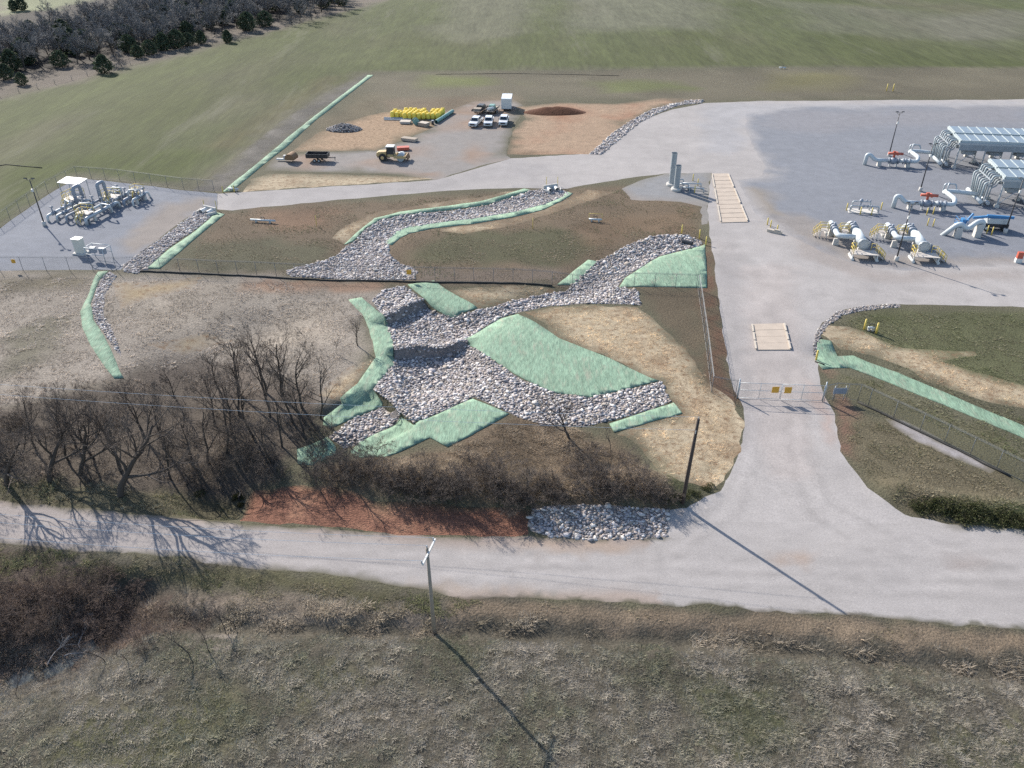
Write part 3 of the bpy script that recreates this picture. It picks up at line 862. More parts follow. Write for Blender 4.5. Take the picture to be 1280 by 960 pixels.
for i, (pp, lb) in enumerate(MATS_GREEN):
    o = zones[('mat', i)]
    bb = np.nonzero((cen[:, 0] > o[:, 0].min()) & (cen[:, 0] < o[:, 0].max()) & (cen[:, 1] > o[:, 1].min()) & (cen[:, 1] < o[:, 1].max()))[0]
    sel = bb[inside(cen[bb, 0], cen[bb, 1], o)]
    if not len(sel):
        continue
    f = T[sel]
    u, inv = np.unique(f, return_inverse=True)
    f = inv.reshape(-1, 3)
    top = V3[u].copy()
    top[:, 2] += 0.07 + 0.04 * fbm(top[:, 0], top[:, 1], 1.6, 3, 120 + i)
    e = np.concatenate([f[:, [0, 1]], f[:, [1, 2]], f[:, [2, 0]]])
    key = np.sort(e, 1)
    _, first, cnt = np.unique(key, axis=0, return_index=True, return_counts=True)
    rim = e[first[cnt == 1]]
    nv = len(top)
    bot = V3[u].copy()
    bot[:, 2] -= 0.05
    side = np.concatenate([np.stack([rim[:, 0], rim[:, 0] + nv, rim[:, 1]], 1), np.stack([rim[:, 1], rim[:, 0] + nv, rim[:, 1] + nv], 1)])
    v = np.concatenate([top, bot])
    used = np.unique(np.concatenate([f.ravel(), side.ravel()]))
    remap = np.full(len(v), -1)
    remap[used] = np.arange(len(used))
    c = np.tile(np.array(C(166, 198, 171)), (len(v), 1))
    c = vary(v[:, 0], v[:, 1], c, 4, 0.10, 130 + i)
    me = np_mesh('erosion_blanket', v[used], remap[np.concatenate([f, side])], c[used], M_mat, True)
    tag(link('erosion_blanket', me, None), lb, 'erosion blanket', 'green erosion blankets')

# ------------------------------------------------------------------ grass and litter standing on the ground
def tuft(nb, h, w, lean, seed):
    r = np.random.default_rng(seed)
    v, f, vc = [], [], []
    for b in range(nb):
        a = r.uniform(0, 6.28)
        d = np.array([math.cos(a), math.sin(a), 0])
        s = np.array([-d[1], d[0], 0]) * w * r.uniform(0.6, 1.3)
        base = d * r.uniform(0, 0.35) * h
        hh = h * r.uniform(0.35, 0.8)
        tip = base + d * h * lean * r.uniform(0.5, 1.3) + np.array([0.3 * h * lean, -0.2 * h * lean, hh])
        mid = base * 0.6 + tip * 0.4 + np.array([0, 0, 0.14 * hh])
        o = len(v)
        v += [base - s, base + s, mid - s * 0.8, mid + s * 0.8, tip]
        f += [(o, o + 1, o + 2), (o + 1, o + 3, o + 2), (o + 2, o + 3, o + 4)]
        vc += [0.9, 0.9, 1.0, 1.0, 1.05]
    return np.array(v), np.array(f), np.array(vc)
M_tuft = mat_col('grass_blade', rough=0.8, n1=(2.0, 0.2), n2=(20.0, 0.2), bump=None, spec=0.25, trans=0.5)
def meadow(name, label, pp, dens, tspec, ca, cb, hsc=(0.7, 1.3), avoid=True, patch=(4, 0.0), fringe=1.2, clump=0.9, over=False):
    w = PA(pp)
    g = in_zone(w, 1 / math.sqrt(dens), 0.8)
    de = seg_dist(g[:, 0], g[:, 1], [tuple(p) for p in w] + [tuple(w[0])])
    g = g[RNG.uniform(0, 1, len(g)) < sstep(0, fringe, de + fringe * fbm(g[:, 0], g[:, 1], fringe * 2, 3, 207))]
    if patch[1]:
        g = g[fbm(g[:, 0], g[:, 1], patch[0], 3, 201) > patch[1]]
    if avoid:
        bad = np.zeros(len(g), bool)
        for k in order:
            if k == 'field' or (over and k[0] == 'straw'):
                continue
            bad |= inside(g[:, 0], g[:, 1], zones[k])
        g = g[~bad]
    n = len(g)
    if n == 0:
        return
    z = H(g[:, 0], g[:, 1]) - 0.02
    mix = np.clip(0.5 + 1.1 * fbm(g[:, 0], g[:, 1], 5, 3, 203) + RNG.normal(0, 0.22, n), 0, 1)[:, None]
    cols = 2.5 * desat(np.array(ca) * (1 - mix) + np.array(cb) * mix, 0.22) * RNG.uniform(0.75, 1.25, (n, 1))
    cl = fbm(g[:, 0], g[:, 1], clump, 2, 209)
    cols = cols * (1 + 0.45 * cl)[:, None]
    parts = []
    for k in range(4):
        tv, tf, vc = tuft(*tspec, seed=300 + k)
        m_ = np.arange(n) % 4 == k
        s = (RNG.uniform(*hsc, m_.sum()) * (1 + 0.5 * cl[m_]))[:, None] * np.ones((1, 3))
        parts.append(scatter(tv, tf, np.column_stack([g[m_], z[m_]]), RNG.normal(0.4, 0.8, m_.sum()), s, cols[m_], None, vc))
    v, f, c = merge(parts)
    tag(link(name, np_mesh(name, v, f, c, M_tuft), None), label, 'grass', kind='stuff')
SAGE_A, SAGE_B = C(156, 147, 133), C(118, 118, 92)
FG = [(-60, 800), (240, 788), (560, 794), (900, 808), (1330, 845), (1330, 1010), (-60, 1010)]
meadow('rough_grass', 'rough grey-green winter grass in the foreground pasture', FG, 52, (8, 0.19, 0.014, 1.0), SAGE_A, SAGE_B, patch=(0.8, -0.3), clump=0.7)
meadow('grass_clumps', 'larger pale clumps of dead grass scattered over the foreground pasture', FG, 5, (13, 0.30, 0.012, 1.0), C(158, 149, 134), C(126, 122, 98), hsc=(0.5, 1.2), patch=(2.5, -0.1), clump=3)
meadow('ditch_grass', 'tall dry grass along the roadside ditch', [(120, 728), (330, 742), (560, 762), (900, 780), (1330, 822), (1330, 860), (900, 818), (560, 802), (200, 795)], 26, (10, 0.40, 0.014, 0.8), C(172, 158, 138), C(128, 118, 98), hsc=(0.4, 1.3), patch=(1.6, -0.12), fringe=2.2, clump=1.5)
meadow('verge_grass', 'low green and brown grass on the road shoulder', [(-60, 680), (250, 698), (500, 736), (600, 752), (560, 772), (330, 752), (150, 740), (-60, 735)], 28, (9, 0.26, 0.014, 0.9), C(138, 126, 104), C(106, 108, 70), hsc=(0.5, 1.3), patch=(1.8, -0.25), fringe=1.6, clump=1.6)
meadow('track_grass', 'thin brown grass between county road and ditch on the right', [(560, 750), (760, 756), (1040, 772), (1330, 796), (1330, 830), (900, 786), (560, 770)], 8, (7, 0.2, 0.022, 0.9), C(164, 146, 122), C(122, 114, 86), patch=(2.2, -0.05), fringe=1.2)
meadow('gully_grass', 'matted brown dead grass around the creek', [(-60, 716), (150, 728), (280, 765), (240, 796), (120, 825), (-60, 890)], 24, (10, 0.45, 0.014, 0.9), C(142, 122, 106), C(104, 92, 80), fringe=2, clump=1.5)
meadow('hillside_grass', 'pale dry grass on the left hillside', [(-60, 342), (360, 352), (470, 372), (440, 455), (380, 500), (180, 460), (60, 490), (-60, 530)], 9, (8, 0.24, 0.018, 1.0), C(190, 178, 164), C(160, 149, 134), patch=(1.5, -0.2), clump=2)
meadow('ravine_litter', 'brown leaf litter and dead grass on the ravine floor', [(-60, 490), (160, 470), (330, 430), (400, 500), (400, 560), (300, 615), (-60, 600)], 7, (8, 0.28, 0.02, 0.8), C(146, 132, 118), C(104, 94, 84), patch=(1.5, -0.1), clump=2)
meadow('shoulder_grass', 'green-brown grass between the bare trees and the county road', [(-60, 585), (140, 605), (298, 622), (298, 652), (200, 645), (-60, 622)], 15, (8, 0.26, 0.022, 0.8), C(146, 134, 108), C(108, 110, 74), patch=(1.5, -0.2))
meadow('slope_grass', 'dry brown grass on the brush slope', [(400, 585), (560, 560), (640, 522), (735, 538), (840, 600), (840, 632), (664, 634), (440, 612)], 24, (9, 0.34, 0.015, 0.8), C(168, 150, 126), C(128, 114, 95), patch=(1.5, -0.45), clump=1.5)
meadow('corner_grass', 'mixed grass right of the gate', [(1050, 525), (1110, 525), (1330, 630), (1330, 668), (1130, 642), (1070, 585)], 16, (7, 0.2, 0.022, 0.8), C(148, 136, 110), C(114, 112, 80), patch=(1.5, -0.25))
meadow('island_grass', 'green winter grass behind the right-hand blanket', [(1035, 400), (1080, 388), (1330, 392), (1330, 600), (1100, 505), (1050, 470)], 11, (8, 0.2, 0.018, 0.8), C(132, 126, 100), C(104, 110, 70), patch=(1.5, -0.25))
meadow('bench_grass', 'short brown and green grass between the upper road and the fence', [(205, 338), (285, 266), (420, 254), (640, 240), (780, 236), (876, 262), (884, 358), (690, 356), (360, 344)], 6, (8, 0.18, 0.02, 0.8), C(154, 138, 116), C(112, 112, 84), patch=(3, -0.15), clump=3)
for i, dn in ((2, 7), (3, 7), (4, 16), (5, 9), (6, 12), (9, 12)):
    meadow('loose_straw', 'loose golden straw strewn over the mulched ground', STRAW[i], dn, (7, 0.20, 0.013, 1.4), C(222, 200, 162), C(176, 150, 118), hsc=(0.5, 1.2), patch=(1.2, -0.25), clump=1.0, over=True, fringe=1.6)
# ------------------------------------------------------------------ vegetation
M_bark = mat('bark', C(92, 82, 74, 0.6), 0.9, var=0.3, scale=9)
M_twig = mat('twig', C(118, 106, 97, 0.62), 0.9, var=0.25, scale=5)
M_twig_red = mat('twig_reddish', C(116, 98, 88, 0.62), 0.9, var=0.25, scale=5)
M_twig_far = mat('twig_grey', C(130, 129, 130, 0.7), 0.9, var=0.2, scale=3)
def leafy(name, col):
    m = mat_col(name, rough=0.75, n1=(1.0, 0.25), n2=(9.0, 0.35), bump=None, spec=0.3, trans=0.25)
    return m
M_cedar = leafy('cedar_foliage', None)
M_weed = leafy('weed_foliage', None)

class Limbs:
    """many tapering limbs turned into one mesh at once"""
    def __init__(s):
        s.b = {}
    def tube(s, pts, rs, n, cap=False):
        s.b.setdefault((len(pts), n), []).append([(p[0], p[1], p[2], r) for p, r in zip(pts, rs)])
    def mesh(s, name):
        V, F, o = [], [], 0
        for (k, n), L in s.b.items():
            a = np.array(L)
            p, r = a[..., :3], a[..., 3]
            t = np.gradient(p, axis=1)
            t /= np.linalg.norm(t, axis=-1, keepdims=True) + 1e-9
            ref = np.where(np.abs(t[:, :1, 2:3]) < 0.8, np.array([0, 0, 1.0]), np.array([1.0, 0, 0]))
            u = np.cross(t, np.broadcast_to(ref, t.shape))
            u /= np.linalg.norm(u, axis=-1, keepdims=True) + 1e-9
            w = np.cross(t, u)
            an = np.arange(n) * 2 * math.pi / n
            v = p[:, :, None] + r[:, :, None, None] * (u[:, :, None] * np.cos(an)[None, None, :, None] + w[:, :, None] * np.sin(an)[None, None, :, None])
            B = len(a)
            i, j = np.meshgrid(np.arange(k - 1), np.arange(n), indexing='ij')
            q0, q1 = (i * n + j).ravel(), (i * n + (j + 1) % n).ravel()
            tri = np.concatenate([np.stack([q0, q1, q1 + n], 1), np.stack([q0, q1 + n, q0 + n], 1)])
            F.append((tri[None] + (np.arange(B) * k * n)[:, None, None]).reshape(-1, 3) + o)
            V.append(v.reshape(-1, 3))
            o += B * k * n
        return np_mesh(name, np.concatenate(V), np.concatenate(F), None, None, True)
    def build(s, name, m, parent=None):
        return link(name, s.mesh(name), m, parent)
def grow(seed, h, r0, levels, kids, spread, up, wob, lens, minr, stems=1, fork=0.35):
    """bare branching plant: returns wood (trunk and main limbs) and twigs"""
    r = random.Random(seed)
    wood, twig = Limbs(), Limbs()
    def branch(p, d, L, rad, lev):
        nseg = (6, 5, 4, 3, 2, 2)[lev]
        pts, rs = [p.copy()], [rad]
        dd = d.copy()
        for i in range(nseg):
            dd = (dd + Vector((r.gauss(0, wob), r.gauss(0, wob), r.gauss(0, wob) * 0.6 + up * (0.3 + 0.1 * lev)))).normalized()
            pts.append(pts[-1] + dd * L / nseg)
            rs.append(max(rad * (1 - 0.72 * (i + 1) / nseg), minr))
        (wood if lev < 2 else twig).tube(pts, rs, (7, 5, 4, 3, 3, 3)[lev], cap=False)
        if lev + 1 >= levels:
            return
        for k in range(kids[lev]):
            t = fork + (1 - fork) * (k + r.uniform(0.1, 0.9)) / kids[lev] if lev == 0 else r.uniform(0.2, 1.0)
            f = t * nseg
            i = min(int(f), nseg - 1)
            q = pts[i].lerp(pts[i + 1], f - i)
            axis = (pts[i + 1] - pts[i]).normalized()
            a = r.uniform(0, 2 * math.pi) + k * 2.4
            side = axis.orthogonal().normalized()
            side = (Matrix.Rotation(a, 3, axis) @ side)
            ang = spread[lev] * r.uniform(0.7, 1.25)
            nd = (axis * math.cos(ang) + side * math.sin(ang)).normalized()
            branch(q, nd, L * lens[lev] * r.uniform(0.7, 1.2) * (1.15 - 0.45 * t), max(rs[i] * 0.6, minr), lev + 1)
    for s in range(stems):
        if stems == 1:
            d = Vector((r.gauss(0, 0.05), r.gauss(0, 0.05), 1)).normalized()
            branch(Vector((0, 0, -0.15)), d, h * 0.72, r0, 0)
        else:
            a = 2 * math.pi * s / stems + r.uniform(-0.4, 0.4)
            o = r.uniform(0.2, 0.9)
            d = Vector((math.cos(a) * o, math.sin(a) * o, 1)).normalized()
            branch(Vector((math.cos(a) * 0.15 * h * r.random(), math.sin(a) * 0.15 * h * r.random(), -0.1)), d, h * r.uniform(0.6, 0.95), r0, 0)
    return wood, twig
def plant_kind(name, cat, wood, twig, m1, m2, n1='trunk', n2='crown'):
    root = bpy.data.objects.new(name, None)
    wood_me, twig_me = wood.mesh(n1), twig.mesh(n2)
    wood_me.materials.append(m1)
    twig_me.materials.append(m2)
    root['category'] = cat
    def place(loc, rz, sc, label, group):
        o = root.copy()
        COL.objects.link(o)
        o.location, o.rotation_euler.z, o.scale = loc, rz, sc
        link(n1, wood_me, None, o)
        link(n2, twig_me, None, o)
        return tag(o, label, cat, group)
    return place
OAK = [plant_kind('bare_tree', 'tree', *grow(s, 10, 0.27, 6, (8, 5, 4, 3, 3), (0.85, 0.7, 0.7, 0.7, 0.7), 0.20, 0.17, (0.70, 0.60, 0.6, 0.62, 0.65), 0.009, fork=0.22), M_bark, M_twig) for s in (3, 8)]
SLIM = [plant_kind('bare_tree', 'tree', *grow(s, 10, 0.16, 6, (8, 4, 3, 3, 2), (0.65, 0.7, 0.7, 0.7, 0.7), 0.15, 0.15, (0.46, 0.62, 0.62, 0.64, 0.65), 0.008, fork=0.25), M_bark, M_twig) for s in (14, 21, 27)]
SAP = [plant_kind('sapling', 'sapling', *grow(s, 10, 0.11, 4, (8, 4, 3), (0.5, 0.6, 0.6), 0.12, 0.10, (0.38, 0.55, 0.55), 0.02, fork=0.3), M_bark, M_twig) for s in (33, 35)]
FARB = [plant_kind('bare_tree', 'tree', *grow(s, 10, 0.2, 5, (9, 6, 4, 2), (0.75, 0.7, 0.7, 0.7), 0.12, 0.15, (0.55, 0.6, 0.6, 0.6), 0.030, fork=0.2), M_bark, M_twig_far) for s in (41, 44, 47)]
SHRUB = [plant_kind('shrub', 'shrub', *grow(s, 2.2, 0.022, 5, (5, 4, 3, 2), (0.55, 0.6, 0.7, 0.7), 0.05, 0.2, (0.6, 0.6, 0.65, 0.7), 0.007, stems=8, fork=0.15), M_twig, M_twig, 'stems', 'twigs') for s in (51, 55, 58)]
RSHRUB = [plant_kind('shrub', 'shrub', *grow(s, 2.2, 0.020, 5, (5, 4, 3, 2), (0.6, 0.65, 0.7, 0.7), 0.03, 0.22, (0.6, 0.6, 0.65, 0.7), 0.007, stems=7, fork=0.15), M_twig_red, M_twig_red, 'stems', 'twigs') for s in (61, 66)]

def leaf_crown(seed, n, shape, size, ca, cb):
    """small leaf-sprig faces spread through a crown's volume"""
    r = np.random.default_rng(seed)
    V, F, Cc = [], [], []
    pos = shape(r, n)
    for k in range(len(pos)):
        p = pos[k]
        a, b = r.normal(size=3), r.normal(size=3)
        a /= np.linalg.norm(a)
        b -= a * (a @ b)
        b /= np.linalg.norm(b)
        s = size * r.uniform(0.6, 1.4)
        o = len(V)
        V += [p - a * s * 0.5, p + b * s * 0.35, p + a * s * 0.5, p - b * s * 0.35]
        F += [(o, o + 1, o + 2), (o, o + 2, o + 3)]
        t = r.uniform()
        Cc += [np.array(ca) * (1 - t) + np.array(cb) * t] * 4
    return np.array(V), np.array(F), np.array(Cc)
def cone_shape(h, w, lump):
    def f(r, n):
        ph, u = r.uniform(0, 6.28, n), r.uniform(0, 1, n) ** 0.8
        prof = w * np.minimum(1, 2.6 * u + 0.45) * (1 - u ** 2.2) ** 0.6 + 0.05
        lob = 1 + lump * np.sin(ph * 3 + u * 9 + 1.7) * np.sin(ph * 5 - u * 14)
        rad = prof * lob * r.uniform(0.55, 1.05, n)
        return np.stack([rad * np.cos(ph), rad * np.sin(ph), 0.15 + u * h], 1)
    return f
def leaf_kind(name, cat, crown, mcrown, trunk_mb, n1='trunk', n2='crown'):
    cme = np_mesh(n2, *crown, mcrown)
    tme = trunk_mb.mesh(n1)
    tme.materials.append(M_bark)
    def place(loc, rz, sc, label, group):
        o = thing(name, label, cat, loc, rz, group)
        o.scale = sc
        link(n1, tme, None, o)
        link(n2, cme, None, o)
        return o
    return place
CED_A, CED_B = C(92, 102, 78, 0.8), C(62, 76, 58, 0.8)
CEDAR = [leaf_kind('cedar_tree', 'tree', leaf_crown(s, 2000, cone_shape(4.6, wd, 0.25), 0.42, CED_A, CED_B), M_cedar, MB().tube([(0, 0, -0.2), (0.05, 0, 2), (0, 0.03, 4.4)], [0.16, 0.11, 0.03], 6)) for s, wd in ((71, 2.3), (73, 2.8), (75, 2.0))]
def weed_shape(h, w):
    def f(r, n):
        ph, q = r.uniform(0, 6.28, n), r.uniform(0, 1, n) ** 0.5
        z = r.uniform(0, 1, n) * h * (1 - 0.6 * q * q) * (0.7 + 0.3 * np.sin(ph * 3))
        return np.stack([w * q * np.cos(ph), w * q * np.sin(ph), z + 0.03], 1)
    return f
WEED = [leaf_kind('hedge_weed', 'shrub', leaf_crown(s, 420, weed_shape(0.9, 1.1), 0.16, C(108, 116, 66), C(82, 78, 56)), M_weed, MB().tube([(0, 0, -0.1), (0.1, 0.05, 0.5)], [0.03, 0.01], 5).tube([(0.1, 0, -0.1), (-0.3, 0.15, 0.55)], [0.03, 0.01], 5), 'stems', 'leaves') for s in (81, 83)]

rv = random.Random(5)
def put(kinds, px, py, h, ref, label, group, wide=1.0):
    s = h / ref
    return rv.choice(kinds)(P(px, py), rv.uniform(0, 6.28), (s * wide, s * wide, s), label, group)
put([OAK[0]], 150, 620, 11.5, 10, 'largest spreading bare oak, its trunk at the county road edge', None, 1.15)
for px, py, h, lb in ((62, 602, 9.5, 'wide leafless tree at the road edge, second left of the largest oak'), (8, 606, 9, 'leafless tree at the far left of the photo, close to the county road'), (-38, 596, 10, 'wide leafless tree partly cut by the left edge of the photo'), (100, 592, 8.5, 'wide leafless tree just left of the largest oak, set back from the road')):
    put(OAK, px, py, h, 10, lb, 'roadside oaks on the left', 1.1)
for px, py, h in ((118, 575, 8), (215, 600, 7.5), (240, 585, 8.5), (262, 575, 9), (285, 562, 9), (305, 588, 7), (320, 545, 9.5), (335, 522, 10), (350, 560, 8), (366, 532, 9), (382, 545, 8), (300, 520, 9), (270, 530, 8.5), (205, 560, 8), (180, 548, 7.5), (225, 508, 7), (92, 556, 8), (42, 562, 8), (-4, 552, 8.5), (330, 494, 10), (355, 500, 10.5), (300, 496, 9.5), (278, 500, 8), (375, 512, 10), (400, 520, 8.5), (140, 562, 8), (255, 608, 6), (170, 520, 6.5), (85, 578, 8), (150, 590, 8.5), (340, 575, 8), (290, 545, 9), ):
    lb = 'slender leafless tree at the left side of the wooded ravine' if px < 130 else 'slender leafless tree in the middle of the wooded ravine' if px < 275 else 'slender leafless tree high at the upper right end of the ravine' if py < 525 else 'slender leafless tree low at the right end of the ravine, near the small shaded blanket'
    put(SLIM, px + rv.uniform(-3, 3), py + rv.uniform(-3, 3), h, 10, lb, 'bare trees of the ravine', 1.0)
put([OAK[1]], 712, 549, 5.4, 10, 'lone small bare tree in front of the stone basin', None, 1.1)
put([SLIM[1]], 447, 432, 5.2, 10, 'crooked dark bare tree on the slope left of the curved green blanket', None, 1.0)
put([SAP[0]], 420, 442, 3.0, 10, 'thin sapling on the bare slope left of the curved green blanket', None)
put([SLIM[2]], 441, 608, 5.5, 10, 'bare tree at the left end of the brush above the red bank', None, 1.0)
put([SLIM[0]], 402, 616, 4.5, 10, 'small bare tree at the top of the red bank', None, 1.0)
put([SLIM[1]], 570, 630, 4.8, 10, 'bare tree in the middle of the roadside brush', None, 1.1)
put([SAP[1]], 763, 563, 3.2, 10, 'thin sapling right of the lone small bare tree', None)
put([SLIM[2]], 655, 622, 3.8, 10, 'bushy bare tree at the right end of the red bank', None, 1.5)
for px, py, h in ((238, 822, 4.2), (262, 816, 3.6), (282, 792, 3.6), (294, 782, 4.0), (132, 828, 3.4), (160, 826, 3.2), (10, 852, 3.2), (70, 800, 3.6), (20, 870, 3.0)):
    put(SAP, px, py, h, 10, 'thin leafless sapling in the lower left pasture by the creek', 'saplings by the creek')
for k in range(60):
    x = 385 + 450 * (k + rv.random()) / 60
    yb = np.interp(x, [385, 440, 560, 660, 760, 835], [606, 612, 628, 632, 628, 630])
    put(SHRUB, x, yb - rv.random() ** 1.7 * 56, rv.uniform(1.4, 2.4), 2.2, 'grey-brown leafless shrub in the brush above the red bank', 'roadside brush', rv.uniform(0.9, 1.3))
for k in range(24):
    put(RSHRUB, rv.uniform(-20, 205), rv.uniform(722, 800) - 0, rv.uniform(1.2, 2.3), 2.2, 'reddish-brown leafless shrub in the thicket by the creek', 'creek thicket', rv.uniform(1.0, 1.4))
for k in range(34):
    put(SHRUB, rv.uniform(-10, 400), rv.uniform(520, 606), rv.uniform(1.0, 2.2), 2.2, 'low leafless shrub under the bare ravine trees', 'ravine undergrowth', rv.uniform(1.0, 1.4))
for k in range(26):
    x = 1140 + 150 * (k + rv.random()) / 26
    put(WEED, x, np.interp(x, [1140, 1185, 1290], [641, 647, 660]) - rv.uniform(0, 16), rv.uniform(0.45, 0.85), 0.9, 'low dark green hedge weed at the right end of the county road', 'hedge weeds by the road', rv.uniform(0.9, 1.2))
for k in range(10):
    x = 832 + 60 * (k + rv.random()) / 10
    put(WEED, x, np.interp(x, [832, 850, 895], [628, 628, 610]) - rv.uniform(0, 8), rv.uniform(0.35, 0.6), 0.9, 'low weed at the foot of the dark utility pole', 'weeds at the dark pole', 0.8)
# the far wood: every tree of its edge and of its body
edge_cedars = [(131, 91, 5.6), (76, 83, 5.0), (28, 106, 3.6), (9, 99, 4.6), (173, 72, 4.4), (188, 68, 4.8), (205, 63, 6.0), (222, 60, 6.4), (236, 57, 4.6), (252, 55, 4.8), (285, 53, 4.4), (310, 38, 7.0), (332, 33, 6.0)]
for px, py, h in edge_cedars:
    put(CEDAR, px, py, h, 5.2, 'dark green cedar at the grassy edge of the far wood', 'cedars along the far wood', 1.05)
for px, py, h in ((18, 14, 5.0), (28, 13, 5.5)):
    put(CEDAR, px, py, h, 5.2, 'dark cedar of the pair standing behind the far wood', 'two cedars beyond the wood')
for px, py, h in ((152, 83, 5), (375, 28, 9), (390, 26, 7), (432, 14, 8), (365, 32, 6)):
    put(FARB, px, py, h, 10, 'grey bare tree standing out at the front of the far wood', 'bare trees in front of the wood')
wood_poly = PA([(-70, 118), (0, 96), (60, 82), (110, 80), (160, 72), (260, 46), (330, 30), (400, 18), (440, 4), (420, -14), (300, -2), (200, 2), (120, 28), (50, 44), (-70, 62)])
gw = in_zone(wood_poly, 5.7, 0.42)
for (x, y) in gw:
    z = float(H(x, y))
    if rv.random() < 0.27:
        s = rv.uniform(0.9, 1.5)
        rv.choice(CEDAR)((x, y, z), rv.uniform(0, 6.28), (s, s, s), 'dark evergreen tree inside the far wood', 'evergreens of the far wood')
    else:
        s = rv.uniform(0.75, 1.15)
        rv.choice(FARB)((x, y, z), rv.uniform(0, 6.28), (s * 1.15, s * 1.15, s), 'grey leafless tree inside the far wood', 'bare trees of the far wood')
print('WOOD', len(gw))
# creek water and the pale dead branches over it
def water():
    m = bpy.data.materials.new('creek_water')
    n, l = nt(m)
    b = n['Principled BSDF']
    b.inputs['Base Color'].default_value = (0.06, 0.07, 0.07, 1)
    b.inputs['Roughness'].default_value = 0.08
    b.inputs['IOR'].default_value = 1.33
    nz = n.new('ShaderNodeTexNoise')
    nz.inputs['Scale'].default_value = 3.0
    bp = n.new('ShaderNodeBump')
    bp.inputs['Strength'].default_value = 0.25
    bp.inputs['Distance'].default_value = 0.05
    l.new(nz.outputs['Fac'], bp.inputs['Height'])
    l.new(bp.outputs[0], b.inputs['Normal'])
    return m
ck = [Vector(p) for p in CREEK[2:]]
wz = float(np.mean([float(H(p.x, p.y)) for p in ck[:3]])) + 0.10
left, right = [], []
for k in range(len(ck)):
    d = (ck[min(k + 1, len(ck) - 1)] - ck[max(k - 1, 0)]).normalized()
    n_ = Vector((-d.y, d.x)) * 3.4
    left.append(ck[k] + n_)
    right.append(ck[k] - n_)
wp = [(p.x, p.y) for p in left + right[::-1]]
mb = MB()
mb.add([(x, y, wz) for x, y in wp], [tuple(range(len(wp)))][::1])
wo_ = mb.build('creek_water', water())
tag(wo_, kind='structure')
M_dead = mat('dead_wood', C(196, 188, 182), 0.8, var=0.15)
for k, (px, py) in enumerate(((84, 822), (62, 832), (100, 812))):
    w_, t_ = grow(90 + k, 3.2, 0.05, 4, (5, 4, 3), (0.5, 0.5, 0.6), 0.0, 0.2, (0.55, 0.6, 0.6), 0.014)
    o = thing('fallen_branch', 'pale fallen branch lying across the creek', 'branch', P(px, py, 0.35), k * 1.3, 'fallen branches at the creek')
    o.rotation_euler = (R(76), R(10), 2.2 + k * 0.9)
    w_.build('limb', M_dead, o)
    t_.build('twigs', M_dead, o)
# ------------------------------------------------------------------ paints and metals
M_pipe = mat('pipe_paint', (0.50, 0.54, 0.555), 0.45, var=0.08)
M_steel = mat('galvanised_steel', (0.42, 0.45, 0.47), 0.45, 0.35, var=0.12)
M_dark = mat('dark_steel', (0.06, 0.06, 0.065), 0.5, 0.2, var=0.15)
M_conc = mat('concrete', (0.50, 0.48, 0.45), 0.9, var=0.10, bump=0.2)
M_yel = mat('yellow_paint', (0.62, 0.47, 0.10), 0.5, var=0.10)
M_red = mat('red_paint', (0.45, 0.10, 0.06), 0.5, var=0.12)
M_white = mat('white_paint', (0.60, 0.60, 0.58), 0.5, var=0.08)
M_car = mat('car_paint_white', (0.66, 0.66, 0.66), 0.3, var=0.03, coat=0.6)
M_glass = mat('dark_glass', (0.03, 0.04, 0.05), 0.08, var=0.05)
M_rub = mat('rubber', (0.03, 0.03, 0.03), 0.85, var=0.2)
M_panel = mat('cooler_panel', (0.30, 0.35, 0.38), 0.35, 0.4, var=0.18, scale=2)
M_plen = mat('plenum_steel', (0.30, 0.33, 0.35), 0.5, 0.3, var=0.2, scale=1.5)
M_blue = mat('blue_paint', (0.05, 0.20, 0.42), 0.4, var=0.12)
M_grate = mat('grating', (0.48, 0.44, 0.40), 0.7, var=0.15)
M_tan = mat('tan_paint', (0.50, 0.36, 0.17), 0.5, var=0.15)
M_wood = mat('weathered_wood', (0.30, 0.25, 0.20), 0.85, var=0.25, scale=3)
M_pole = mat('creosote_pole', (0.055, 0.04, 0.035), 0.8, var=0.3, scale=3)
M_board = mat('sandy_timber', (0.40, 0.335, 0.275), 0.9, var=0.2, scale=0.8)
M_kerb = mat('pale_timber', (0.44, 0.39, 0.33), 0.85, var=0.15, scale=1.5)
M_orange = mat('sign_orange', (0.62, 0.33, 0.04), 0.5, var=0.05)
M_sign = mat('sign_blue_grey', (0.24, 0.27, 0.32), 0.5, var=0.08)
M_teal = mat('teal_pipe', (0.16, 0.30, 0.27), 0.5, var=0.1)
M_sack = mat('yellow_sack', (0.74, 0.58, 0.09), 0.7, var=0.25, scale=2.5, bump=0.3)
M_black = mat('black_paint', (0.03, 0.03, 0.035), 0.4, var=0.2)
M_tarp = mat('black_sock', (0.035, 0.033, 0.03), 0.9, var=0.3)
M_brown = mat('rusty_brown', (0.22, 0.13, 0.07), 0.8, var=0.25)
M_wire = mat('aluminium_wire', (0.80, 0.79, 0.76), 0.7, 0.0, var=0.02)
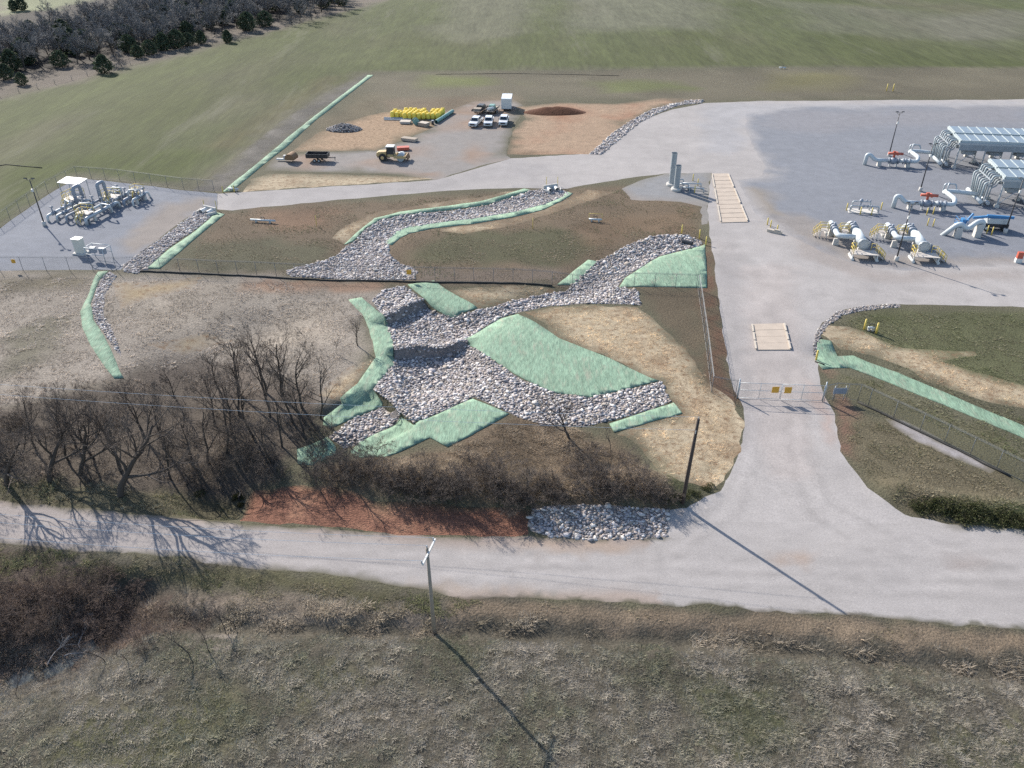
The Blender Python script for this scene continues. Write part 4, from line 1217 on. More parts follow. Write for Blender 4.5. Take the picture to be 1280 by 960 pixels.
def link_mat():
    m = bpy.data.materials.new('chain_link')
    n, l = nt(m)
    b = n['Principled BSDF']
    b.inputs['Base Color'].default_value = (0.20, 0.21, 0.22, 1)
    b.inputs['Metallic'].default_value = 0.4
    b.inputs['Roughness'].default_value = 0.5
    uv = n.new('ShaderNodeUVMap')
    sp = n.new('ShaderNodeSeparateXYZ')
    l.new(uv.outputs[0], sp.inputs[0])
    acc = None
    for op in ('ADD', 'SUBTRACT'):
        a = n.new('ShaderNodeMath')
        a.operation = op
        l.new(sp.outputs[0], a.inputs[0])
        l.new(sp.outputs[1], a.inputs[1])
        w = n.new('ShaderNodeMath')
        w.operation = 'PINGPONG'
        w.inputs[1].default_value = 0.035
        l.new(a.outputs[0], w.inputs[0])
        c = n.new('ShaderNodeMath')
        c.operation = 'LESS_THAN'
        c.inputs[1].default_value = 0.0022
        l.new(w.outputs[0], c.inputs[0])
        if acc is None:
            acc = c
        else:
            mx = n.new('ShaderNodeMath')
            mx.operation = 'MAXIMUM'
            l.new(acc.outputs[0], mx.inputs[0])
            l.new(c.outputs[0], mx.inputs[1])
            acc = mx
    tr = n.new('ShaderNodeBsdfTransparent')
    ms = n.new('ShaderNodeMixShader')
    l.new(acc.outputs[0], ms.inputs[0])
    l.new(tr.outputs[0], ms.inputs[1])
    l.new(b.outputs[0], ms.inputs[2])
    l.new(ms.outputs[0], n['Material Output'].inputs['Surface'])
    return m
M_link = link_mat()
M_fpost = mat('weathered_galvanised', (0.16, 0.17, 0.18), 0.6, 0.3, var=0.2)
SITE = R(-8)
def fabric(parent, a, b, h, z0=0.05):
    """one stretch of chain-link between two posts"""
    L = (Vector(b) - Vector(a)).length
    me = bpy.data.meshes.new('fabric')
    me.from_pydata([(a[0], a[1], a[2] + z0), (b[0], b[1], b[2] + z0), (b[0], b[1], b[2] + h), (a[0], a[1], a[2] + h)], [], [(0, 1, 2, 3)])
    uv = me.uv_layers.new(name='UVMap')
    for i, q in enumerate(((0, 0), (L, 0), (L, h), (0, h))):
        uv.data[i].uv = q
    return link('fabric', me, M_link, parent)
POST_ME = {}
def fence(label, pp, h=2.1, step=3.0, group=None, barbs=True):
    w = [P(*p) for p in pp]
    o0 = w[0].copy()
    t = thing('chain_link_fence', label, 'fence', o0, 0, group)
    if h not in POST_ME:
        m = MB().cyl((0, 0, -0.2), (0, 0, h + 0.05), 0.034, 6)
        if barbs:
            m.cyl((0, 0, h), (0.0, -0.22, h + 0.3), 0.02, 4)
        POST_ME[h] = m.mesh('post')
        POST_ME[h].materials.append(M_fpost)
    pts = []
    for a, b in zip(w[:-1], w[1:]):
        k = max(1, round((b - a).xy.length / step))
        for i in range(k):
            q = a.lerp(b, i / k)
            pts.append(Vector((q.x, q.y, float(H(q.x, q.y)))) - o0)
    pts.append(w[-1] - o0)
    for q in pts:
        link('post', POST_ME[h], None, t, q)
    rail = MB()
    for a, b in zip(pts[:-1], pts[1:]):
        fabric(t, a, b, h)
        up = Vector((0, 0, h))
        rail.cyl(a + up, b + up, 0.022, 5)
    rail.build('top_rail', M_fpost, t)
    wires = MB()
    for z in (0.12,) + ((h + 0.14, h + 0.27) if barbs else ()):
        off = Vector((0, -0.22 * max(0, z - h) / 0.3, z))
        for a, b in zip(pts[:-1], pts[1:]):
            wires.cyl(a + off, b + off, 0.012, 3)
    wires.build('strand', M_fpost, t)['kind'] = 'stuff'
    return t
fence('long chain-link fence running below the stone channel and green blankets', [(178, 338), (370, 347), (520, 351), (690, 357), (870, 361)])
fence('chain-link fence along the left side of the access road down to the gate', [(872, 361), (877, 395), (883, 440), (889, 491), (919, 496)], step=2.6)
fence('chain-link fence in front of the left valve yard', [(-40, 340), (0, 338), (146, 339), (176, 338)], step=3.2)
fence('chain-link fence behind the left valve yard along the wheat field', [(-40, 306), (0, 284), (60, 241), (97, 222), (150, 226), (230, 237), (268, 240)], step=3.4)
fence('chain-link fence right of the gate heading to the lower right', [(1072, 501), (1085, 507), (1150, 538), (1280, 603), (1400, 664)], step=3.0)

def sock(label, pp, r=0.14):
    w = [P(*p) for p in pp]
    pts = []
    for a, b in zip(w[:-1], w[1:]):
        k = max(1, int((b - a).length / 1.2))
        for i in range(k):
            q = a.lerp(b, i / k)
            pts.append((q.x + 0.08 * rv.uniform(-1, 1), q.y + 0.08 * rv.uniform(-1, 1), float(H(q.x, q.y)) + r * 0.6))
    m = MB().tube([Vector(q) - Vector(pts[0]) for q in pts], [r * rv.uniform(0.8, 1.2) for _ in pts], 6)
    o = m.build('silt_sock', M_tarp, None, pts[0])
    return tag(o, label, 'silt sock')
sock('black silt sock lying along the foot of the long fence', [(176, 339.5), (260, 343), (370, 349), (520, 353), (700, 358.5)])
sock('black silt sock along the fence right of the gate', [(1072, 503), (1085, 509), (1150, 540), (1280, 606)], 0.11)
sock('black silt sock across the end of the bent green blanket', [(1019, 452), (1030, 457), (1041, 465)], 0.1)
sock('dark silt sock along the field edge behind the laydown yard', [(545, 93), (640, 92), (700, 93), (780, 95)], 0.06)
sock('dark tube standing in for the gully crack in the wheat field at the left edge', [(-5, 208), (8, 206), (30, 208), (60, 211)], 0.09)  # no sock here: a dark tube stands in for the crack of a gully

# ------------------------------------------------------------------ gate and signs
def frame_leaf(parent, a, b, h, name='gate_leaf'):
    m = MB()
    up = Vector((0, 0, 1))
    for z in (0.12, h * 0.55, h):
        m.cyl(a + up * z, b + up * z, 0.03, 6)
    for t in (0, 0.5, 1):
        q = a.lerp(b, t)
        m.cyl(q + up * 0.12, q + up * h, 0.03, 6)
    o = m.build(name, M_steel, parent)
    fabric(o, a, b, h, 0.12)
    return o
ga, gb = P(921, 498), P(1028, 502)
gt = thing('swing_gate', 'double chain-link gate with two orange signs across the access road', 'gate', ga)
for q in (Vector((0, 0, 0)), gb - ga):
    MB().cyl(q + Vector((0, 0, -0.2)), q + Vector((0, 0, 2.6)), 0.075, 8).build('post', M_steel, gt)
gm = (gb - ga) / 2
for a, b, sx in ((Vector((0.1, 0, 0)), gm - Vector((0.05, 0, 0)), 0.86), (gm + Vector((0.05, 0, 0)), (gb - ga) - Vector((0.1, 0, 0)), 0.14)):
    lf = frame_leaf(gt, a, b, 2.1)
    c = a.lerp(b, sx)
    MB().box((c.x, c.y - 0.05, 1.35), (0.8, 0.02, 0.8)).box((c.x, c.y - 0.063, 1.62), (0.7, 0.006, 0.12)).build('sign', M_orange, lf)
g2 = P(1031, 502)
t = fence('short run of chain-link fence between gate and sign frame', [(1030, 502), (1042, 499), (1072, 501)], step=1.6)
sb = P(1047, 500)
sg = thing('sign_frame', 'blue-grey notice board on a steel frame right of the gate', 'sign', sb)
for x in (-0.6, 0.6):
    MB().cyl((x, 0, -0.1), (x, 0, 1.9), 0.04, 6).build('post', M_steel, sg)
MB().box((0, -0.05, 1.25), (1.5, 0.04, 0.75)).build('panel', M_sign, sg)
def small_sign(label, px, py, z, col=M_orange, w=0.6):
    q = P(px, py)
    o = MB().box((0, -0.06, z), (w, 0.02, w)).box((0, -0.075, z + 0.1), (w * 0.75, 0.006, w * 0.15)).box((0, -0.04, z), (0.04, 0.02, w * 1.2)).build('warning_sign', col, None, q)
    return tag(o, label, 'sign')
small_sign('orange warning sign on the long fence at the stone channel', 512, 351, 1.4, w=0.7)
small_sign('small orange sign on the left valve yard fence', 21, 338, 1.5)

# ------------------------------------------------------------------ light poles
def light_pole(label, px, py, h, rz=0.0):
    t = thing('light_pole', label, 'light pole', P(px, py), rz, 'site light poles')
    MB().cyl((0, 0, -0.2), (0, 0, 0.75), 0.32, 12).build('footing', M_conc, t)
    MB().tube([(0, 0, 0.7), (0, 0, h * 0.5), (0, 0, h)], [0.12, 0.10, 0.07], 8).build('pole', M_dark, t)
    MB().cyl((-0.55, 0, h + 0.02), (0.55, 0, h + 0.02), 0.035, 6).cyl((-0.55, 0, h), (0, 0, h - 0.45), 0.025, 5).cyl((0.55, 0, h), (0, 0, h - 0.45), 0.025, 5).build('bracket', M_dark, t)
    for s in (-1, 1):
        hd = MB().box((0.6 * s, -0.05, h + 0.22), (0.46, 0.34, 0.16), rx=R(-25)).build('lamp_head', M_dark, t)
        MB().box((0.6 * s, -0.085, h + 0.14), (0.36, 0.24, 0.02), rx=R(-25)).build('lens', M_white, hd)
    MB().box((0, -0.2, h * 0.78), (0.3, 0.22, 0.45)).build('control_box', M_white, t)
    return t
light_pole('dark light pole behind the farthest valve run, with two lamp heads', 1111, 195, 8.8)
light_pole('dark light pole behind the nearer valve run, middle of the station', 1150, 239, 8.6)
light_pole('tall dark light pole between the two pig launchers', 1120, 326, 9.0)
light_pole('dark light pole at the right edge beside the blue lift', 1256, 291, 9.0)
light_pole('dark light pole in the left valve yard', 56, 282, 7.9)

# ------------------------------------------------------------------ bollards and marker posts
def bollard(label, px, py, h=1.25, r=0.085, group=None):
    q = P(px, py)
    m = MB().cyl((0, 0, -0.2), (0, 0, h), r, 8).sphere((0, 0, h), r, 8, 4, (1, 1, 0.5))
    o = m.build('bollard', M_yel, None, q)
    return tag(o, label, 'bollard', group)
for lab, grp, L, h, r in (
    ('yellow bollard of the pair on the grass right of the access road', 'bollards on the grass corner', ((1080, 412), (1095, 417)), 1.5, 0.13),
    ('yellow bollard of the pair beyond the gravel loop', 'bollards beyond the loop', ((1108, 114), (1116, 114)), 1.9, 0.13),
    ('yellow bollard beside the small grey meter skid', 'bollards at the meter skid', ((1058, 263), (1075, 268), (1089, 269), (1101, 262)), 1.3, 0.10),
    ('yellow bollard near the middle light pole', 'bollards at the light pole', ((1158, 269), (1166, 268), (1159, 282), (1166, 283)), 1.3, 0.09),
    ('yellow bollard in front of the blue lift', 'bollards at the lift', ((1233, 292), (1239, 294)), 1.4, 0.09),
    ('yellow bollard at the stone culvert end beside the access road', 'bollards at the access culvert', ((852, 292), (874, 298), (882, 307)), 1.5, 0.10),
    ('yellow bollard where the access road meets the station', 'bollards at the station corner', ((959, 281), (963, 284), (971, 290)), 1.2, 0.10),
    ('yellow bollard at the vent stacks', 'bollards at the vents', ((866, 226), (872, 232), (868, 241)), 1.3, 0.09),
    ('slim yellow marker post at the twin culvert of the winding channel', 'markers at the channel head', ((683, 232), (697, 232)), 1.7, 0.05),
    ('slim yellow marker post at the twin culvert of the valve yard', 'markers at the yard culvert', ((256, 261), (271, 262)), 1.6, 0.06),
    ('yellow bollard at the corner of the valve yard by the long green blanket', 'bollards by the field blanket', ((279, 241), (293, 240)), 1.2, 0.09),
    ('yellow bollard at the stone corner by the bent green blanket', 'bollard at the stone corner', ((1020, 450),), 1.3, 0.12),
):
    for px, py in L:
        bollard(lab, px, py, h, r, grp)
bollard('slim yellow marker post alone in the grass left of the stone channel', 396, 283, 1.9, 0.05)
bollard('slim yellow marker post in the grass between the two stone channels', 666, 286, 1.9, 0.05)
def riser(label, px, py, w, rail):
    """low white pipe on two saddles with a yellow guard frame"""
    t = thing('pipe_riser', label, 'pipe', P(px, py), SITE)
    MB().tube(bend([(-w / 2, 0, 0.4), (w / 2, 0, 0.4)], 0.1), 0.16, 10).build('pipe', M_pipe, t)
    for s in (-1, 1):
        MB().box((s * w * 0.28, 0, 0.12), (0.25, 0.4, 0.3)).build('saddle', M_conc, t)
    m = MB().tube(bend([(-0.25, 0, 0.4), (-0.25, 0, 0.95), (0.3, 0, 0.95), (0.3, 0, 0.4)], 0.15), 0.05, 6)
    m.build('valve_loop', M_dark, t)
    if rail:
        MB().cyl((-w / 2, 0.4, -0.1), (-w / 2, 0.4, 1.3), 0.04, 6).cyl((w / 2, 0.4, -0.1), (w / 2, 0.4, 1.3), 0.04, 6).cyl((-w / 2, 0.4, 1.25), (w / 2, 0.4, 1.25), 0.035, 6).build('guard_rail', M_yel, t)
riser('white pipe riser behind a yellow guard frame in the brown grass', 744, 277, 2.2, True)
riser('low white pipe riser with a dark valve loop near the upper road', 329, 278, 4.4, False)
riser('small white pipe between the two bollards on the grass corner', 1088, 413, 0.8, False)
riser('low white pipe at the end of the valve yard fence', 292, 238.5, 2.0, False)
riser('small grey meter riser at the field edge behind the loop', 978, 86, 2.0, False)

# ------------------------------------------------------------------ timber crossings over buried pipe
def crossing(label, quad, n):
    w = [P(*q) for q in quad]              # far left, far right, near right, near left
    o0 = w[3].copy()
    t = thing('timber_crossing', label, 'crossing mat', o0)
    fl, fr, nr, nl = [q - o0 for q in w]
    for k in range(n):
        a0, a1 = k / n + 0.003, (k + 1) / n - 0.003
        p = [nl.lerp(fl, a0), nr.lerp(fr, a0), nr.lerp(fr, a1), nl.lerp(fl, a1)]
        z = 0.10 + rv.uniform(-0.012, 0.012)
        vs = [(q.x, q.y, -0.05) for q in p] + [(q.x, q.y, z) for q in p]
        MB().add(vs, [(4, 5, 6, 7), (0, 1, 5, 4), (1, 2, 6, 5), (2, 3, 7, 6), (3, 0, 4, 7)]).build('board', M_board, t)
    for a, b in ((nl, fl), (nr, fr)):
        for k in range(3):
            p, q = a.lerp(b, k / 3 + 0.02), a.lerp(b, (k + 1) / 3 - 0.02)
            d = (q - p)
            MB().box(((p.x + q.x) / 2, (p.y + q.y) / 2, 0.17), (0.2, d.length, 0.12), rz=math.atan2(-d.x, d.y)).build('kerb_beam', M_kerb, t)
crossing('long sandy timber crossing mat at the top of the access road', [(890, 217), (910, 217), (935, 278), (901, 279)], 12)
crossing('short sandy timber crossing mat in the access road before the gate', [(940, 406), (980, 405), (988, 438), (945, 438)], 4)

# ------------------------------------------------------------------ utility poles and wires
fp = P(543, 792)
FPH = 9.2
up_ = thing('utility_pole', 'weathered wooden utility pole with white crossarm in the foreground', 'utility pole', fp)
MB().tube([(0, 0, -0.3), (-0.03, 0, 4.5), (-0.06, 0, FPH)], [0.17, 0.145, 0.11], 10).build('pole', M_wood, up_)
arm_a, arm_b = Vector((-0.36, -1.25, FPH - 0.35)), Vector((0.30, 1.25, FPH - 0.35))
MB().box(((arm_a + arm_b) / 2 + Vector((0.1, 0, 0)))[:], (0.12, 2.7, 0.14), rz=math.atan2(-(arm_b - arm_a).x, (arm_b - arm_a).y)).build('crossarm', M_white, up_)
MB().cyl(arm_a.lerp(arm_b, 0.2), (-0.02, 0, FPH - 1.0), 0.025, 5).cyl(arm_a.lerp(arm_b, 0.8), (-0.02, 0, FPH - 1.0), 0.025, 5).build('brace', M_dark, up_)
for q in (arm_a.lerp(arm_b, 0.03), arm_a.lerp(arm_b, 0.97), Vector((-0.06, 0, FPH + 0.0))):
    MB().cyl(q, q + Vector((0, 0, 0.28)), 0.06, 8, 0.04).build('insulator', M_steel, up_)
dp = P(853, 629)
DPH = 9.6
dk = thing('utility_pole', 'plain dark utility pole at the entrance corner of the access road', 'utility pole', dp)
MB().tube([(0, 0, -0.3), (0.15, 0, 5), (0.3, 0, DPH)], [0.19, 0.165, 0.13], 10).build('pole', M_pole, dk)
MB().cyl((0.3, 0, DPH), (0.3, 0, DPH + 0.22), 0.05, 8, 0.03).build('insulator', M_steel, dk)
MB().box((0.18, -0.16, DPH - 1.3), (0.06, 0.06, 0.3)).build('clamp', M_steel, dk)
def wire(label, a, b, sag, r=0.014):
    a, b = Vector(a), Vector(b)
    pts = []
    for i in range(25):
        t = i / 24
        q = a.lerp(b, t)
        q.z -= sag * 4 * t * (1 - t)
        pts.append(q - a)
    o = MB().tube(pts, r, 4).build('overhead_wire', M_wire, None, a)
    return tag(o, label, 'wire', 'overhead wires')
lp = Vector(PZ(-140, 646, 9.0))
lpd = (lp - fp).to_3d()
lp.z = 0
off = Vector((lpd.x, lpd.y, float(H(fp.x + lpd.x, fp.y + lpd.y)) - fp.z))
for q, nm in ((arm_a.lerp(arm_b, 0.03), 'near arm tip'), (arm_a.lerp(arm_b, 0.97), 'far arm tip'), (Vector((-0.06, 0, FPH)), 'pole top')):
    a = fp + q + Vector((0, 0, 0.28))
    wire('thin overhead wire over the county road from the crossarm pole, at its ' + nm, a, a + off, 0.5)
de = Vector(PZ(-160, 478, 9.0))
for z, py, nm in ((DPH + 0.2, 468, 'upper'), (DPH - 1.2, 480, 'lower')):
    wire('%s of the two wires across the bare ravine trees' % nm, dp + Vector((0.3, 0, z)), Vector(PZ(-160, py, 9.0)), 0.7)

# ------------------------------------------------------------------ far wire fence along the wood
wf = [P(*p) for p in ((-40, 133), (0, 122), (90, 100), (180, 77), (250, 60), (310, 46), (400, 24))]
ft = thing('wire_fence', 'thin field fence on wooden posts along the far wood', 'fence', wf[0])
fpts = []
for a, b in zip(wf[:-1], wf[1:]):
    k = max(1, round((b - a).length / 5.5))
    fpts += [a.lerp(b, i / k) - wf[0] for i in range(k)]
pm = MB().cyl((0, 0, -0.3), (0, 0, 1.3), 0.07, 6).mesh('post')
pm.materials.append(M_wood)
for q in fpts:
    link('post', pm, None, ft, q)
m = MB()
for a, b in zip(fpts[:-1], fpts[1:]):
    for z in (0.4, 0.8, 1.2):
        m.cyl(a + Vector((0, 0, z)), b + Vector((0, 0, z)), 0.015, 3)
m.build('strand', M_dark, ft)
M_vent = mat('vent_grey', (0.30, 0.33, 0.35), 0.5, 0.1, var=0.12)
# ------------------------------------------------------------------ gas station plant
def stairs(parent, x, y, z, dx, dy, n, w, rail=True):
    """a short flight from (x,y,z) down along (dx,dy) with yellow rails"""
    d = Vector((dx, dy, 0)).normalized()
    s = Vector((-d.y, d.x, 0))
    run = 0.21
    m = MB()
    for k in range(n):
        c = Vector((x, y, 0)) + d * (run * (k + 0.5))
        m.box((c.x, c.y, z - (k + 1) * z / (n + 1)), (0.2, w, 0.05), rz=math.atan2(d.y, d.x))
    m.build('stair_treads', M_grate, parent)['kind'] = 'stuff'
    if rail:
        for q in (-1, 1):
            m = MB()
            a = Vector((x, y, z)) + s * q * w / 2
            b = a + d * run * n + Vector((0, 0, -z * n / (n + 1)))
            for h in (0.5, 1.05):
                m.cyl(a + Vector((0, 0, h)), b + Vector((0, 0, h)), 0.045, 6)
            for t in (0, 0.5, 1):
                c = a.lerp(b, t)
                m.cyl(c, c + Vector((0, 0, 1.05)), 0.045, 6)
            m.build('stair_rail', M_yel, parent)
def railing(parent, pts, z, h=1.1):
    m = MB()
    for a, b in zip(pts[:-1], pts[1:]):
        a, b = Vector((*a, z)), Vector((*b, z))
        for q in (0.55, h):
            m.cyl(a + Vector((0, 0, q)), b + Vector((0, 0, q)), 0.045, 6)
        k = max(1, round((b - a).length / 1.2))
        for i in range(k + 1):
            c = a.lerp(b, i / k)
            m.cyl(c, c + Vector((0, 0, h)), 0.045, 6)
    return m.build('guard_rail', M_yel, parent)
def flange(m, p, axis, r, n=14):
    p, a = Vector(p), Vector(axis).normalized()
    m.cyl(p - a * 0.09, p + a * 0.09, r * 1.45, n)
def launcher(label, px, py):
    """pig launcher: wide barrel with closure door towards the viewer, kicker line to its left"""
    t = thing('pig_launcher', label, 'pig launcher', P(px, py), SITE, 'pig launchers')
    zc = 1.75
    b = MB().tube([(0, 0.0, zc), (0, 4.6, zc)], 0.72, 20).tube([(0, 4.6, zc), (0, 5.5, zc)], [0.72, 0.48], 20).build('barrel', M_pipe, t)
    m = MB().cyl((0, -0.28, zc), (0, 0.0, zc), 0.86, 20).cyl((0, -0.36, zc), (0, -0.27, zc), 0.6, 16)
    for k in range(8):
        a = k * math.pi / 4
        m.box((0.78 * math.cos(a), -0.2, zc + 0.78 * math.sin(a)), (0.16, 0.34, 0.16), ry=-a)
    m.cyl((0.86, -0.15, zc - 0.5), (0.86, -0.15, zc + 0.5), 0.07, 6)
    m.build('closure_door', M_steel, b)
    MB().tube(bend([(0, 5.5, zc), (0, 8.8, zc), (0, 10.2, zc - 0.9), (0, 10.9, -0.3)], 0.9), 0.45, 16).build('trunk_pipe', M_pipe, t)
    MB().tube(bend([(-3.2, 9.4, -0.3), (-3.2, 8.9, zc), (-3.2, 7.6, zc), (-3.2, 4.4, zc), (-3.2, 3.0, zc - 0.05), (-0.5, 2.6, zc)], 0.7), 0.40, 16).build('kicker_line', M_pipe, t)
    for x, y, r_ in ((0, 6.9, 0.48), (-3.2, 6.1, 0.42)):
        m = MB().cyl((x, y - 0.85, zc), (x, y + 0.85, zc), r_ * 1.12, 14).cyl((x, y, zc), (x, y, zc + 1.0), 0.18, 8)
        for q in (-0.9, 0, 0.9):
            flange(m, (x, y + q, zc), (0, 1, 0), r_)
        m.build('valve', M_sign, t)
    for y in (0.7, 3.6, 8.2):
        MB().box((0, y, 0.45), (1.1, 0.5, 1.1), taper=0.8).build('saddle', M_conc, t)
    for y in (3.4, 7.2):
        MB().box((-3.2, y, 0.5), (0.9, 0.45, 1.2), taper=0.8).build('saddle', M_conc, t)
    # front working platform
    pf = MB().box((0, -1.5, 0.95), (3.8, 1.9, 0.08)).build('platform', M_grate, t)
    for x in (-1.8, 1.8):
        for y in (-2.3, -0.7):
            MB().box((x, y, 0.45), (0.14, 0.14, 0.95)).build('leg', M_white, t)
        MB().cyl((x, -2.6, 0.12), (x, -0.3, 0.12), 0.22, 8).build('skid', M_white, t)
    railing(t, [(-1.85, -0.6), (-1.85, -2.4)], 0.99)
    railing(t, [(1.85, -0.6), (1.1, -0.6)], 0.99)
    railing(t, [(-1.85, -0.6), (-1.1, -0.6)], 0.99)
    stairs(t, 1.9, -1.5, 0.95, 1, 0, 5, 0.9)
    # stiles over the two lines at the back
    for x in (-1.4, -4.6):
        MB().box((x, 6.6, 1.2), (1.3, 1.1, 0.07)).build('platform', M_grate, t)
        railing(t, [(x - 0.65, 7.1), (x + 0.65, 7.1)], 1.2)
        railing(t, [(x - 0.65, 6.1), (x + 0.65, 6.1)], 1.2)
        stairs(t, x - 0.65, 6.6, 1.2, -1, -0.0, 4, 0.9)
        for lx, ly in ((-0.5, 6.2), (-0.5, 7.0), (0.5, 6.2), (0.5, 7.0)):
            MB().box((x + lx, ly, 0.6), (0.1, 0.1, 1.2)).build('leg', M_white, t)
    MB().box((-3.2, 8.5, 0.1), (1.4, 1.4, 0.25)).build('footing', M_conc, t)
    return t
launcher('left pig launcher, white barrel with yellow stairs, nearest the access road', 1076, 318)
launcher('right pig launcher, white barrel with yellow stairs, beside the tall light pole', 1151, 321)

def valve_run(label, px, py, k=1.0):
    """above-ground pipe with gooseneck, red-actuated valve and a return leg to the coolers"""
    t = thing('valve_run', label, 'pipeline valve', P(px, py), SITE, 'red-actuated valve runs')
    z = 1.15
    MB().tube(bend([(-5.3, 0.3, -0.3), (-5.2, 0.3, 2.1), (-4.6, 0.2, 2.1), (-3.6, 0, z), (-0.9, 0, z)], 0.6), 0.38, 16).build('inlet_pipe', M_pipe, t)
    MB().tube(bend([(0.9, 0, z), (4.6, 0, z), (4.9, 1.0, z + 0.6), (4.4, 5.4, z + 0.6), (6.8, 5.6, z + 0.5), (10.2, 5.2, z + 0.3)], 0.6), 0.38, 16).build('outlet_pipe', M_pipe, t)
    m = MB().sphere((0, 0, z), 0.72, 14, 8).cyl((-0.95, 0, z), (0.95, 0, z), 0.45, 14)
    for x in (-0.9, 0.9, 1.8, 2.3, 3.0):
        flange(m, (x, 0, z), (1, 0, 0), 0.42)
    m.build('valve_body', M_sign, t)
    a = MB().cyl((-0.1, 0, z + 0.6), (-0.1, 0, z + 1.5), 0.22, 10).cyl((-1.3, 0.1, z + 1.45), (1.5, -0.1, z + 1.45), 0.26, 12).cyl((0.4, 0.4, z + 1.45), (0.4, -0.4, z + 1.45), 0.30, 10)
    a.box((-0.2, 0, z + 1.75), (0.5, 0.4, 0.35)).build('actuator', M_red, t)
    MB().cyl((1.5, -0.1, z + 1.4), (3.6, -0.2, z + 0.7), 0.04, 5).build('impulse_line', M_dark, t)
    for x in (-2.6, 2.9):
        MB().box((x, 0, 0.4), (0.8, 0.9, 1.1), taper=0.85).build('saddle', M_conc, t)
    for x in (-0.6, 0.7):
        MB().box((x, 0, 0.3), (0.16, 0.5, 1.0)).build('stand', M_steel, t)
    m = MB().tube(bend([(4.5, 4.6, z + 0.6), (4.5, 4.6, 3.4)], 0.1), 0.12, 8).tube(bend([(4.6, 5.5, z), (4.7, 6.8, z), (4.7, 6.8, 2.6), (6.6, 6.9, 2.6), (6.8, 6.0, z)], 0.4), 0.16, 8)
    flange(m, (5.4, 6.85, 2.6), (1, 0, 0), 0.2)
    m.build('bypass', M_steel, t)
    return t
valve_run('farthest white valve run with red actuator, behind the middle light pole', 1115, 208)
valve_run('nearer white valve run with red actuator in mid station', 1156, 262)

